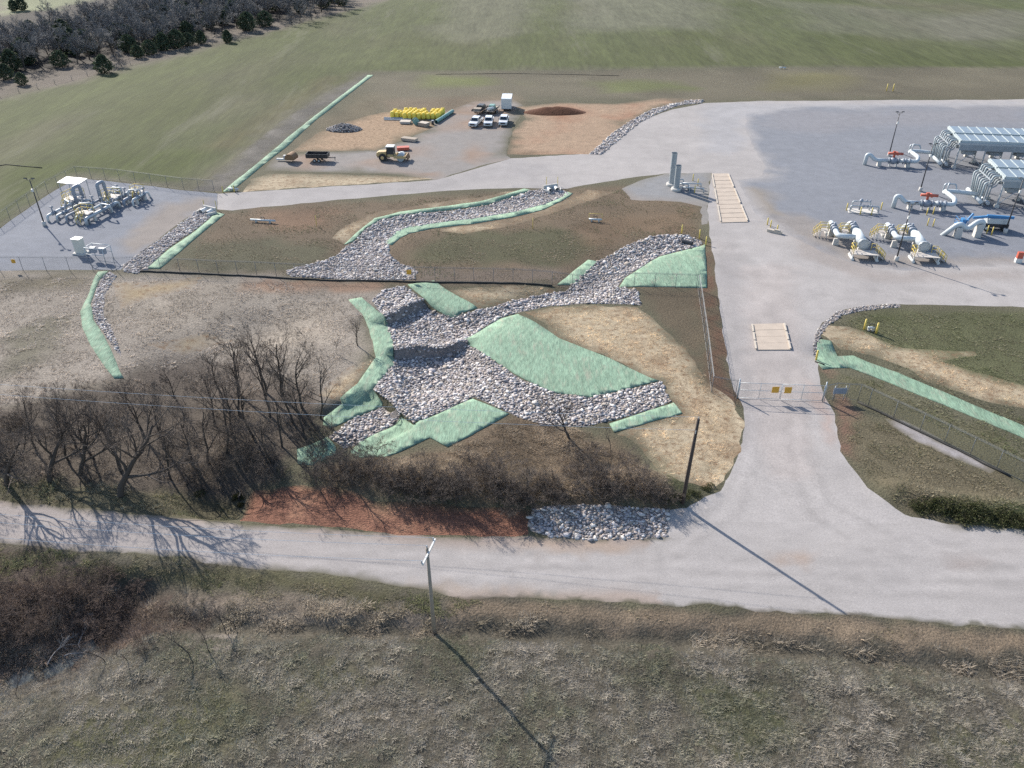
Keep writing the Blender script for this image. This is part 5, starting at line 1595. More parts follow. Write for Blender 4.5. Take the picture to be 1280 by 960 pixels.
M_cool = mat('cooler_grey', (0.40, 0.45, 0.46), 0.5, 0.0, var=0.1)
def cooler(label, px, py, L):
    """row of elevated fan coolers: panel deck, plenums, columns, pipe bundle at the left end"""
    t = thing('air_cooler', label, 'air cooler', P(px, py), SITE, 'air coolers')
    D, zd = 8.6, 5.0
    nb = int(L / 5.0)
    col_me = MB().box((0, 0, zd / 2), (0.22, 0.22, zd)).mesh('column')
    col_me.materials.append(M_steel)
    foot_me = MB().box((0, 0, 0.2), (0.75, 0.75, 0.6), taper=0.85).mesh('footing')
    foot_me.materials.append(M_conc)
    for i in range(nb + 1):
        for y in (0, D * 0.5, D):
            link('column', col_me, None, t, (i * 5.0, y, 0))
            link('footing', foot_me, None, t, (i * 5.0, y, 0))
    for i in range(nb):
        for y in (0, D):
            x = i * 5.0
            MB().cyl((x, y, 0.5), (x + 2.5, y, zd - 2.0), 0.06, 5).cyl((x + 5, y, 0.5), (x + 2.5, y, zd - 2.0), 0.06, 5).build('brace', M_steel, t)
    m = MB()
    for y in (0, D * 0.5, D):
        m.box((L / 2, y, zd - 0.15), (L + 1.0, 0.25, 0.4))
    for i in range(nb + 1):
        m.box((i * 5.0, D / 2, zd - 0.4), (0.2, D, 0.3))
    m.build('deck_frame', M_steel, t)
    for i in range(nb):
        x = i * 5.0 + 2.5
        for y, w in ((D * 0.26, D * 0.44), (D * 0.76, D * 0.44)):
            a, b, c = 2.35, w / 2, zd - 0.4
            vs = [(x - a, y - b, c), (x + a, y - b, c), (x + a, y + b, c), (x - a, y + b, c)]
            r1 = 1.6
            lo = [(x + r1 * math.cos(k * math.pi / 4 + math.pi / 4), y + min(r1, b) * math.sin(k * math.pi / 4 + math.pi / 4), c - 1.5) for k in range(8)]
            ring = [(x + r1 * math.cos(k * math.pi / 4 + math.pi / 4), y + min(r1, b) * math.sin(k * math.pi / 4 + math.pi / 4), c - 2.1) for k in range(8)]
            hi = [(x - a, y - b, c), (x, y - b, c), (x + a, y - b, c), (x + a, y, c), (x + a, y + b, c), (x, y + b, c), (x - a, y + b, c), (x - a, y, c)]
            hi = [hi[(5 - 1 + 2 + k) % 8] for k in range(8)]
            hi = [(x + a, y + b, c), (x, y + b, c), (x - a, y + b, c), (x - a, y, c), (x - a, y - b, c), (x, y - b, c), (x + a, y - b, c), (x + a, y, c)]
            v = hi + lo + ring
            f = [(k, (k + 1) % 8, 8 + (k + 1) % 8, 8 + k) for k in range(8)] + [(8 + k, 8 + (k + 1) % 8, 16 + (k + 1) % 8, 16 + k) for k in range(8)]
            MB().add(v, f).build('plenum', M_plen, t)
    # skirt plate under the deck edge
    MB().box((L / 2, -0.1, zd - 0.85), (L, 0.06, 1.1)).build('skirt', M_plen, t)
    # two pitched rows of bundle panels
    npan = int(L / 1.75)
    pan = MB().box((0, 0, 0), (1.55, 3.95, 0.08)).mesh('panel')
    pan.materials.append(M_panel)
    bar = MB().box((0, 0, 0.03), (0.13, 4.1, 0.14)).mesh('divider')
    bar.materials.append(M_cool)
    for y, z in ((2.15, zd + 0.55), (6.45, zd + 0.95)):
        for i in range(npan):
            o = link('panel', pan, None, t, (0.9 + i * 1.75, y, z))
            o.rotation_euler.x = R(3)
        for i in range(npan + 1):
            o = link('divider', bar, None, t, (0.03 + i * 1.75, y, z + 0.02))
            o.rotation_euler.x = R(3)
        MB().box((L / 2, y - 2.05, z - 0.3), (L, 0.12, 0.5)).build('header_box', M_cool, t)
        MB().box((-0.15, y, z - 0.25), (0.14, 4.2, 0.5), rx=R(3)).build('end_plate', M_cool, t)
    # pipe bundle at the left end, bending down to a header
    for k in range(7):
        y = 0.5 + k * 0.95
        z0 = zd + 0.2 + 0.3 * (k > 3)
        MB().tube(bend([(0.2, y + 0.9, z0), (-1.6, y + 0.7, z0), (-1.7, y + 0.5, z0 - 1.0), (-2.8, y + 0.2, z0 - 1.2), (-2.9, y * 0.8, 0.9)], 0.45), 0.15, 9).build('riser_pipe', M_vent if k % 2 else M_cool, t)
    for k in range(6):
        y = 1.0 + k * 0.9
        MB().tube(bend([(0.4, y, zd - 0.5), (-0.5, y, zd - 0.6), (-0.7, y, zd - 1.6), (-1.5, y - 0.1, zd - 1.8), (-1.6, y * 0.8, 0.7)], 0.4), 0.13, 9).build('drop_pipe', M_vent, t)
    MB().tube([(-2.9, -0.2, 0.9), (-2.9, 6.6, 0.9)], 0.36, 14).build('inlet_header', M_pipe, t)
    MB().tube([(-1.6, -0.2, 0.7), (-1.6, 6.0, 0.7)], 0.32, 14).build('outlet_header', M_steel, t)
    MB().box((-2.2, 0.4, 2.3), (0.15, 0.15, 4.8)).box((-2.2, 5.8, 2.3), (0.15, 0.15, 4.8)).box((-2.2, 3.1, 4.7), (0.15, 5.6, 0.15)).build('pipe_rack', M_steel, t)
    return t
cooler('farther air cooler row on columns with panelled deck, at the right edge', 1192, 210, 25)
cooler('nearer air cooler row on columns with panelled deck, behind the blue lift', 1245, 259, 20)

# goosenecks over two concrete piers
t = thing('gooseneck_pipe', 'white double-humped pipe over two concrete piers in front of the lift', 'pipe', P(1204, 297), SITE)
MB().tube(bend([(-3.1, 0.8, -0.3), (-1.5, 0.2, 2.0), (-0.9, 0.1, 2.2), (0.3, 0.3, 1.3), (1.7, 0.6, 2.6), (2.6, 0.8, 2.6), (2.9, 1.2, 1.6), (3.0, 2.2, -0.3)], 0.6), 0.40, 16).build('pipe', M_pipe, t)
for x, y, h in ((-1.0, 0.0, 1.7), (2.2, 0.7, 2.2)):
    MB().box((x, y, h / 2 - 0.05), (1.0, 1.1, h + 0.1), taper=0.85).build('pier', M_conc, t)
# meter skid
t = thing('meter_skid', 'small grey meter skid with looping pipes among four bollards', 'meter skid', P(1079, 266), SITE)
MB().tube(bend([(-2.3, 0, -0.2), (-2.3, 0, 1.2), (2.4, 0, 1.2), (2.4, 0, -0.2)], 0.35), 0.13, 9).build('main_pipe', M_steel, t)
MB().tube(bend([(-1.8, 1.2, -0.2), (-1.8, 1.2, 1.6), (1.2, 1.2, 1.6), (1.2, 1.2, -0.2)], 0.35), 0.12, 9).build('bypass', M_steel, t)
m = MB().sphere((-0.6, 0.6, 1.9), 0.34, 10, 6).cyl((-0.6, 0.6, 0.3), (-0.6, 0.6, 2.3), 0.16, 8)
for x in (-0.2, 0.5, 1.1):
    flange(m, (x, 0, 1.2), (1, 0, 0), 0.16)
    m.cyl((x, 1.2, 1.5), (x, 1.2, 2.0), 0.1, 6)
m.build('regulator', M_sign, t)
MB().box((0, 0.6, 0.05), (5.0, 2.2, 0.15)).build('base', M_conc, t)
# blue boom lift
t = thing('boom_lift', 'blue articulating boom lift parked by the nearer cooler', 'boom lift', P(1240, 286), SITE)
MB().box((0, 0, 0.9), (4.0, 2.0, 0.6)).build('chassis', M_black, t)
for x in (-1.4, 1.4):
    for y in (-1.0, 1.0):
        w = MB().cyl((x, y - 0.2, 0.5), (x, y + 0.2, 0.5), 0.5, 16).build('wheel', M_rub, t)
        MB().cyl((x, y - 0.21, 0.5), (x, y + 0.21, 0.5), 0.24, 10).build('rim', M_white, w)
MB().box((0.3, 0, 1.6), (3.4, 1.9, 0.8), taper=0.92).build('turret', M_steel, t)
MB().box((0.6, -0.2, 2.2), (4.2, 0.35, 0.4), ry=R(2)).box((-2.3, -0.2, 2.0), (2.6, 0.3, 0.35), ry=R(-8)).build('boom', M_blue, t)
MB().box((-4.2, -0.3, 1.7), (0.3, 0.25, 2.0), ry=R(28)).build('jib', M_blue, t)
m = MB().box((-5.2, -0.3, 0.6), (1.4, 2.0, 0.1))
for a, b in (((-5.9, -1.3), (-4.5, -1.3)), ((-5.9, 0.7), (-4.5, 0.7)), ((-5.9, -1.3), (-5.9, 0.7)), ((-4.5, -1.3), (-4.5, 0.7))):
    for z in (1.1, 1.7):
        m.cyl((*a, z), (*b, z), 0.04, 5)
    for q in (a, b):
        m.cyl((*q, 0.6), (*q, 1.7), 0.04, 5)
m.box((-5.0, -0.3, 1.3), (0.5, 1.0, 0.7))
m.build('basket', M_blue, t)
# red and white cabinet at the right edge
t = thing('fire_cabinet', 'red extinguisher cabinet on a white stand at the right edge', 'cabinet', P(1272, 328), SITE)
MB().box((0, 0, 0.35), (0.9, 0.6, 0.7)).build('stand', M_white, t)
MB().box((0, 0, 1.2), (0.8, 0.5, 1.0)).build('box', M_red, t)
# white pale block by the station corner
tag(MB().box((0, 0, 0.2), (2.4, 0.5, 0.5), rz=R(-35)).box((0.3, -0.2, 0.5), (0.9, 0.35, 0.25), rz=R(-35)).build('traffic_block', M_kerb, None, P(968, 291)), 'pale concrete block beside the bollards at the station corner', 'block')

# vent stacks
def vent(label, px, py, h):
    t = thing('vent_stack', label, 'vent stack', P(px, py), SITE)
    MB().cyl((0, 0, -0.1), (0, 0, 0.5), 0.95, 16).build('footing', M_conc, t)
    MB().tube([(0, 0, 0.4), (0, 0, h)], 0.52, 18, cap=False).cyl((0, 0, h - 0.5), (0, 0, h - 0.48), 0.5, 16)  .build('shell', M_vent, t)
    m = MB()
    for z in (0.5, h * 0.55, h - 0.06):
        m.tube([(0, 0, z), (0, 0, z + 0.09)], 0.58, 18, cap=False)
    m.build('band', M_steel, t)
    MB().cyl((0, 0, h - 0.45), (0, 0, h - 0.40), 0.505, 16).build('throat_shade', M_black, t)  # black disc standing in for the shade inside the open stack
    MB().tube(bend([(0.4, 0.2, 1.2), (2.2, 0.3, 1.2), (2.2, 0.3, -0.2)], 0.3), 0.12, 8).build('feed_pipe', M_steel, t)
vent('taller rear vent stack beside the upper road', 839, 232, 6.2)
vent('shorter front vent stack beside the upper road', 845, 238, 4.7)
t = thing('pipe_rack', 'low grey pipe frame right of the vent stacks', 'pipe', P(861, 237), SITE)
MB().tube(bend([(-1.8, 0.6, 1.0), (2.2, 0.6, 1.0), (2.2, 0.6, -0.2)], 0.3), 0.13, 8).build('upper_pipe', M_steel, t)
MB().tube(bend([(-1.8, -1.2, 0.8), (2.6, -1.4, 0.8), (2.6, -1.4, -0.2)], 0.3), 0.13, 8).build('lower_pipe', M_steel, t)
MB().box((0, -0.3, 0.35), (0.15, 2.2, 0.7)).build('support', M_steel, t)

# ------------------------------------------------------------------ left valve yard
VY = R(-14)
def valve_bank(label, px, py, runs, L, seed, big=True):
    r = random.Random(seed)
    t = thing('valve_bank', label, 'valve bank', P(px, py), VY)
    for k in range(runs):
        x = (k - (runs - 1) / 2) * 1.9
        z = r.uniform(0.8, 1.3)
        MB().tube(bend([(x, -L / 2, -0.2), (x, -L / 2, z), (x + r.uniform(-0.3, 0.3), L / 2, z), (x, L / 2 + 0.3, -0.2)], 0.5), r.uniform(0.17, 0.3), 12).build('pipe_run', (M_pipe, M_steel, M_sign)[k % 3], t)
        for j in range(4):
            m = MB()
            y = r.uniform(-L / 2 + 0.8, L / 2 - 0.8)
            flange(m, (x, y, z), (0, 1, 0), 0.26)
            if j % 2:
                m.sphere((x, y + 0.2, z), 0.36, 10, 6).cyl((x, y + 0.2, z), (x, y + 0.2, z + 1.1), 0.1, 8).cyl((x - 0.35, y + 0.2, z + 1.1), (x + 0.35, y + 0.2, z + 1.1), 0.12, 8)
            m.build('valve' if j % 2 else 'flange', M_sign, t)
        for y in (-L / 4, L / 4):
            MB().box((x, y, z / 2 - 0.2), (0.4, 0.5, z), taper=0.8).build('saddle', M_conc, t)
        if k % 2 == 0:
            MB().tube(bend([(x, r.uniform(-1, 1), z), (x, r.uniform(-1, 1), 2.2), (x + 1.9, r.uniform(-1, 1), 2.2), (x + 1.9, 0, z)], 0.4), 0.14, 9).build('crossover_pipe', M_steel, t)
    return t
vb = valve_bank('larger bank of grey and white valves with yellow platforms in the left yard', 106, 268, 5, 8.5, 4)
for (x, y, w, d) in ((-4.6, 3.6, 2.0, 3.2), (2.6, -2.6, 2.4, 1.6), (1.6, 5.6, 2.6, 1.6)):
    MB().box((x, y, 1.55), (w, d, 0.08)).build('platform', M_grate, vb)
    railing(vb, [(x - w / 2, y - d / 2), (x - w / 2, y + d / 2), (x + w / 2, y + d / 2)], 1.59)
    for lx in (-w / 2, w / 2):
        for ly in (-d / 2, d / 2):
            MB().box((x + lx, y + ly, 0.7), (0.1, 0.1, 1.6)).build('leg', M_steel, vb)
    stairs(vb, x, y - d / 2, 1.55, 0, -1, 6, 0.9)
for x, y, h in ((-3.0, 2.2, 4.2), (0.6, 4.0, 4.6)):
    MB().tube(bend([(x, y, -0.2), (x, y, h - 0.5), (x + 0.2, y + 1.4, h - 0.4), (x + 0.2, y + 1.5, 1.0)], 0.4), 0.3, 12).build('riser_pipe', M_sign, vb)
cp = thing('canopy', 'small white canopy on posts over the valves of the left yard', 'canopy', P(97, 248), VY)
MB().box((0, 0, 3.3), (4.4, 2.6, 0.1), rx=R(6)).build('roof', M_white, cp)
for x in (-2.0, 2.0):
    for y in (-1.1, 1.1):
        MB().box((x, y, 1.6), (0.1, 0.1, 3.4)).build('post', M_steel, cp)
v2 = valve_bank('smaller bank of valves with one yellow stair, right in the left yard', 160, 251, 4, 4.6, 9)
MB().box((1.2, 1.6, 1.3), (1.8, 1.4, 0.08)).build('platform', M_grate, v2)
railing(v2, [(0.3, 0.9), (0.3, 2.3), (2.1, 2.3)], 1.34)
for lx, ly in ((0.4, 1.0), (2.0, 1.0), (2.0, 2.2), (0.4, 2.2)):
    MB().box((lx, ly, 0.6), (0.1, 0.1, 1.3)).build('leg', M_steel, v2)
stairs(v2, 1.4, 0.9, 1.3, 0.4, -1, 5, 0.9)
t = thing('control_cabinet', 'pale control cabinet behind the left yard fence', 'cabinet', P(102, 317), VY)
MB().box((0, 0, 0.12), (2.0, 1.6, 0.3)).build('plinth', M_conc, t)
MB().box((0, 0, 1.35), (1.3, 1.0, 2.2)).build('box', mat('cream_paint', (0.62, 0.60, 0.52), 0.5), t)
MB().box((0, -0.02, 2.52), (1.5, 1.2, 0.1)).build('roof', M_white, t)
t = thing('panel_frame', 'steel frame of instrument boxes beside the control cabinet', 'instrument frame', P(126, 325), VY)
for x in (-1.6, 1.6):
    for y in (-0.9, 0.9):
        MB().cyl((x, y, -0.1), (x, y, 2.2), 0.06, 6).build('post', M_steel, t)
m = MB()
for y in (-0.9, 0.9):
    m.cyl((-1.6, y, 2.2), (1.6, y, 2.2), 0.06, 6)
    m.cyl((-1.6, y, 1.2), (1.6, y, 1.2), 0.05, 6)
for x in (-1.6, 1.6):
    m.cyl((x, -0.9, 2.2), (x, 0.9, 2.2), 0.06, 6)
m.build('rails', M_steel, t)
for x in (-0.9, 0.8):
    MB().box((x, 0, 1.6), (1.0, 0.5, 0.9)).build('instrument_box', M_sign, t)
# ------------------------------------------------------------------ laydown yard
def wheel(t, x, y, r, w, rimc=M_steel):
    o = MB().cyl((x - w / 2, y, r), (x + w / 2, y, r), r, 18).build('wheel', M_rub, t)
    MB().cyl((x - w / 2 - 0.01, y, r), (x + w / 2 + 0.01, y, r), r * 0.6, 12).build('rim', rimc, o)
def pickup(label, px, py, rz, bed=True):
    """crew-cab pickup, nose towards -y"""
    t = thing('pickup_truck', label, 'pickup truck', P(px, py), rz, 'white pickups parked in a row')
    body = [(-2.95, 0.55), (-2.95, 0.95), (-2.8, 1.08), (-1.45, 1.18), (2.9, 1.12), (2.95, 0.55)]
    b = MB()
    n = len(body)
    for sx in (1,):
        vs = []
        for x, inset in ((-0.98, 0.0), (0.98, 0.0)):
            vs += [(x, yy, zz) for yy, zz in body]
        b.add(vs, [tuple(range(n)), tuple(reversed(range(n, 2 * n)))] + [(i, i + n, (i + 1) % n + n, (i + 1) % n) for i in range(n)])
    bo = b.build('body', M_car, t)
    cab = [(-1.45, 1.17), (-0.75, 1.82), (1.15, 1.86), (1.35, 1.14)]
    vs = []
    for s in (-1, 1):
        vs += [(s * (0.93 if zz < 1.5 else 0.76), yy, zz) for yy, zz in cab]
    MB().add(vs, [(0, 1, 2, 3), (7, 6, 5, 4), (0, 4, 5, 1), (1, 5, 6, 2), (2, 6, 7, 3)]).build('cab', M_car, t)
    e = 0.012
    MB().add([(-0.82, -1.40 - e, 1.24), (0.82, -1.40 - e, 1.24), (0.70, -0.82 - e, 1.77), (-0.70, -0.82 - e, 1.77)], [(0, 1, 2, 3)]).build('windshield', M_glass, t)
    MB().add([(-0.80, 1.31 + e, 1.28), (0.80, 1.31 + e, 1.28), (0.70, 1.19 + e, 1.76), (-0.70, 1.19 + e, 1.76)], [(3, 2, 1, 0)]).build('rear_window', M_glass, t)
    for s in (-1, 1):
        for y0, y1 in ((-1.05, 0.05), (0.15, 1.1)):
            MB().add([(s * (0.915 + e), y0 - 0.12 * (y0 < 0), 1.27), (s * (0.915 + e), y1, 1.27), (s * (0.785 + e), y1, 1.74), (s * (0.785 + e), y0 + 0.28 * (y0 < 0), 1.74)], [(0, 1, 2, 3) if s > 0 else (3, 2, 1, 0)]).build('side_window', M_glass, t)
        MB().box((s * 0.74, -2.965, 0.88), (0.34, 0.05, 0.2)).build('headlight', M_steel, t)
        MB().box((s * 0.90, 2.955, 0.95), (0.14, 0.05, 0.3)).build('taillight', M_red, t)
        MB().box((s * 1.10, -0.95, 1.30), (0.2, 0.12, 0.22)).build('mirror', M_black, t)
        for y in (-1.85, 1.75):
            wheel(t, s * 0.88, y, 0.40, 0.27)
    MB().box((0, -2.975, 0.82), (1.1, 0.05, 0.32)).build('grille', M_black, t)
    MB().box((0, -3.03, 0.55), (1.95, 0.18, 0.22)).build('bumper', M_steel, t)
    MB().box((0, 3.02, 0.55), (1.95, 0.16, 0.2)).build('bumper', M_steel, t)
    MB().box((0, 2.15, 1.155), (1.6, 1.4, 0.03)).build('bed', M_black, t)
pickup('left white pickup truck of three, turned slightly', 595, 156, R(-14))
pickup('middle white pickup truck of the three', 611, 155.5, R(-3))
pickup('right white pickup truck of three, beside the box trailer', 630, 154.5, R(-5))
t = thing('box_trailer', 'tall white enclosed trailer behind the right pickup', 'trailer', P(633, 138.5), R(-3))
MB().box((0, 2.4, 1.75), (2.5, 5.4, 2.5)).build('box', M_car, t)
MB().box((0, -0.315, 1.7), (2.2, 0.03, 2.2)).build('rear_door', M_white, t)
MB().box((0, 2.4, 0.46), (2.4, 5.6, 0.12)).build('frame', M_black, t)
for s in (-1, 1):
    for y in (1.9, 2.9):
        wheel(t, s * 1.12, y, 0.36, 0.22)
def flat_trailer(label, px, py, rz, load):
    t = thing('flatbed_trailer', label, 'trailer', P(px, py), rz)
    MB().box((0, 0, 0.85), (2.2, 5.6, 0.16)).build('deck', M_wood, t)
    MB().box((0, 3.3, 0.75), (0.14, 1.8, 0.14)).build('tongue', M_black, t)
    for s in (-1, 1):
        MB().box((s * 1.08, 0, 1.05), (0.08, 5.6, 0.3)).build('side_rail', M_black, t)
        for y in (-0.5, 0.45):
            wheel(t, s * 1.15, y, 0.36, 0.24)
    load(t)
def load_a(t):
    MB().box((0, 0.8, 1.35), (1.7, 2.2, 0.8), taper=0.85).build('tool_box', M_black, t)
    MB().box((0, -1.5, 1.15), (1.8, 1.6, 0.45), rz=0.2).build('pallet', M_wood, t)
def load_b(t):
    MB().box((-0.2, 0.5, 1.35), (1.5, 2.0, 0.8), taper=0.8).build('generator', M_teal, t)
    MB().tube([(-0.5, -2.4, 1.3), (0.5, -0.9, 1.3)], 0.35, 12).build('tank', M_white, t)
flat_trailer('black flatbed trailer with a tool box behind the left pickup', 600, 140.5, R(-20), load_a)
flat_trailer('flatbed trailer with green generator and white tank behind the middle pickup', 615.5, 140.5, R(-15), load_b)

# yellow bulk bags, each its own
def sack_mesh(seed):
    r = np.random.default_rng(seed)
    v, f = [], []
    prof = [(0.0, 0.0), (0.44, 0.0), (0.52, 0.18), (0.52, 0.75), (0.44, 0.98), (0.18, 1.05), (0.0, 1.02)]
    n = 12
    for (q, z) in prof:
        for k in range(n):
            a = 2 * math.pi * k / n
            sq = 1 / max(abs(math.cos(a)), abs(math.sin(a))) ** 0.7
            v.append((q * sq * math.cos(a) + r.normal(0, 0.015), q * sq * math.sin(a) + r.normal(0, 0.015), z + r.normal(0, 0.015)))
    for i in range(len(prof) - 1):
        for k in range(n):
            f.append((i * n + k, i * n + (k + 1) % n, (i + 1) * n + (k + 1) % n, (i + 1) * n + k))
    m = MB().add(v, f, True)
    me = m.mesh('bulk_bag')
    me.materials.append(M_sack)
    return me
strap = MB()
for a in range(4):
    c, s = math.cos(a * math.pi / 2 + 0.78), math.sin(a * math.pi / 2 + 0.78)
    strap.box((0.46 * c, 0.46 * s, 0.95), (0.08, 0.08, 0.35))
strap_me = strap.mesh('lifting_loop')
strap_me.materials.append(M_sack)
SACKS = [sack_mesh(k) for k in range(3)]
c0 = P(486, 149)
c1 = P(552, 149)
ax = (c1 - c0).normalized()
ay = Vector((-ax.y, ax.x, 0))
nx = int((c1 - c0).length / 1.12)
for i in range(nx):
    for j in range(5):
        if (j == 4 and i < 2) or (j == 0 and i < 3) or rv.random() < 0.04:
            continue
        q = c0 + ax * (0.5 + i * 1.12 + (j * 0.25)) + ay * (j * 1.15 + 0.3)
        q.z = float(H(q.x, q.y)) + 0.0
        row = ('front', 'second', 'middle', 'fourth', 'back')[j]
        o = thing('bulk_bag', 'yellow bulk bag in the %s row of the packed block' % row, 'bulk bag', q, rv.uniform(-0.2, 0.2), 'yellow bulk bags in the laydown yard')
        s = rv.uniform(1.1, 1.45)
        o.scale = (1, 1, s)
        link('bag', rv.choice(SACKS), None, o)
        link('lifting_loop', strap_me, None, o)

def pipe_on_ground(label, a, b, r, m, cat='pipe'):
    a, b = P(*a), P(*b)
    d = (b - a).normalized()
    mb = MB().tube([Vector((0, 0, r)), (b - a) + Vector((0, 0, r))], r, 14, cap=False)
    mb.tube([Vector((0, 0, r)), (b - a) + Vector((0, 0, r))], r * 0.88, 14, cap=False)
    o = mb.build('pipe_length', m, None, a)
    return tag(o, label, cat)
pipe_on_ground('thick teal pipe lying right of the yellow bags', (545, 154.5), (566, 141), 0.42, M_teal)
for k, lab in enumerate(('nearest', 'middle', 'farthest')):
    pipe_on_ground('%s of three thin grey pipes in front of the yellow bags' % lab, (480, 150.2 - k * 1.3), (514, 151 - k * 1.3), 0.12, M_steel)
def crate(label, px, py, d, m1, rz, lidm=None):
    t = thing('crate', label, 'crate', P(px, py), rz)
    MB().box((0, 0, d[2] / 2 + 0.1), d).build('box', m1, t)
    for x in (-0.4, 0, 0.4):
        MB().box((x * d[0], 0, 0.05), (0.12, d[1], 0.12)).build('skid', M_wood, t)
    if lidm:
        MB().box((0, 0, d[2] + 0.13), (d[0] * 1.04, d[1] * 1.04, 0.06)).build('lid', lidm, t)
crate('beige crate in front of the yellow bags', 507, 154, (2.4, 1.8, 0.4), M_grate, R(-5), M_kerb)
crate('low brown crate with pale lid next to the teal pipe', 530, 157.5, (2.2, 1.6, 0.7), M_wood, R(-30), M_kerb)
crate('long timber bundle lying in the yard right of the gravel pile', 512, 176, (3.4, 1.5, 0.5), M_board, R(-22), M_wood)
crate('red low box lying behind the soil compactor', 504, 187.5, (2.6, 1.4, 0.6), M_red, R(10))
t = thing('cable_reel', 'dark drum standing between crates in the yard', 'drum', P(520, 155.5), 0.3)
MB().cyl((0, -0.5, 0.75), (0, 0.5, 0.75), 0.5, 16).build('core', M_dark, t)
for y in (-0.55, 0.55):
    MB().cyl((0, y - 0.04, 0.75), (0, y + 0.04, 0.75), 0.75, 18).build('rim', M_teal, t)
t = thing('barrel', 'small dark barrel left of the teal pipe', 'barrel', P(541, 155.5))
MB().cyl((0, 0, 0), (0, 0, 0.9), 0.3, 14).build('shell', M_dark, t)
MB().cyl((0, 0, 0.9), (0, 0, 0.93), 0.27, 14).build('lid', M_steel, t)

# soil compactor facing right
t = thing('soil_compactor', 'tan soil compactor roller with cab, facing right', 'compactor', P(490, 200), R(-5))
dr = MB().cyl((2.0, -1.05, 0.78), (2.0, 1.05, 0.78), 0.78, 24).build('drum', M_steel, t)
MB().box((2.0, -1.2, 0.95), (2.4, 0.18, 0.5)).box((2.0, 1.2, 0.95), (2.4, 0.18, 0.5)).box((3.1, 0, 0.95), (0.2, 2.4, 0.5)).box((0.8, 0, 0.95), (0.3, 2.4, 0.5)).build('drum_frame', M_tan, t)
MB().box((3.4, 0, 0.85), (0.12, 2.5, 1.0), ry=R(-20)).build('levelling_blade', M_brown, t)
MB().prism([(-3.0, 0.9), (-3.0, 1.5), (-2.6, 1.8), (-1.0, 1.9), (-0.9, 0.8)], -0.75, 0.75).build('engine_hood', M_tan, t)
MB().box((-1.6, 0, 0.85), (2.6, 1.1, 0.5)).build('chassis', M_black, t)
for y in (-0.95, 0.95):
    w = MB().cyl((-1.7, y - 0.28, 0.75), (-1.7, y + 0.28, 0.75), 0.75, 20).build('wheel', M_rub, t)
    MB().cyl((-1.7, y - 0.29, 0.75), (-1.7, y + 0.29, 0.75), 0.36, 12).build('rim', M_tan, w)
c = MB()
for x in (-0.8, 0.55):
    for y in (-0.75, 0.75):
        c.box((x, y, 2.0), (0.1, 0.1, 1.7))
c.build('cab_frame', M_black, t)
MB().box((-0.12, 0, 1.95), (1.24, 1.4, 1.4)).build('cab_glass', M_glass, t)
MB().box((-0.12, 0, 2.9), (1.7, 1.75, 0.14)).build('roof', M_white, t)
MB().box((0.0, 0, 1.1), (1.4, 1.5, 0.5)).build('step', M_tan, t)
MB().sphere((1.9, 0, 1.5), 0.5, 12, 6, (1, 1, 0.5)).build('water_tank', M_white, t)

# dump trailer
t = thing('dump_trailer', 'black open dump trailer with tongue pointing right', 'trailer', P(398, 201), R(-3))
m = MB().box((0, 0, 0.85), (4.4, 2.1, 0.1))
for y in (-1.05, 1.05):
    m.box((0, y, 1.25), (4.4, 0.08, 0.8))
m.box((-2.2, 0, 1.25), (0.08, 2.1, 0.8)).box((2.2, 0, 1.25), (0.08, 2.1, 0.8))
for x in (-1.6, -0.8, 0, 0.8, 1.6):
    m.box((x, -1.12, 1.25), (0.1, 0.08, 0.8))
m.build('box', M_black, t)
MB().box((2.9, 0, 0.7), (1.6, 0.14, 0.14)).cyl((3.5, 0, 0.1), (3.5, 0, 0.9), 0.06, 6).build('tongue', M_black, t)
MB().box((-0.2, 0.1, 0.98), (2.6, 1.2, 0.18), rz=0.1).build('plank_load', M_kerb, t)
for y in (-1.15, 1.15):
    for x in (-0.45, 0.45):
        o = MB().cyl((x, y - 0.12, 0.36), (x, y + 0.12, 0.36), 0.36, 16).build('wheel', M_rub, t)
        MB().cyl((x, y - 0.13, 0.36), (x, y + 0.13, 0.36), 0.2, 10).build('rim', M_steel, o)
# loader bucket lying on the gravel
t = thing('loader_bucket', 'rust-brown excavator bucket lying at the left end of the yard', 'bucket', P(365, 202), R(-12))
pr = [(1.0 * math.cos(a), 0.9 + 0.9 * math.sin(a)) for a in [R(200 - k * 22) for k in range(11)]]
m = MB()
vs = [(x, y, z) for y in (-1.1, 1.1) for x, z in pr]
n = len(pr)
m.add(vs, [(i, i + 1, n + i + 1, n + i) for i in range(n - 1)], True)
m.add([(x, -1.1, z) for x, z in pr], [tuple(range(n))])
m.add([(x, 1.1, z) for x, z in pr], [tuple(reversed(range(n)))])
m.build('shell', M_brown, t)
MB().box((-2.0, 0.1, 0.35), (2.6, 0.4, 0.3), rz=0.1).box((-1.4, 0.1, 0.8), (0.7, 0.5, 0.8)).build('mount', M_white, t)
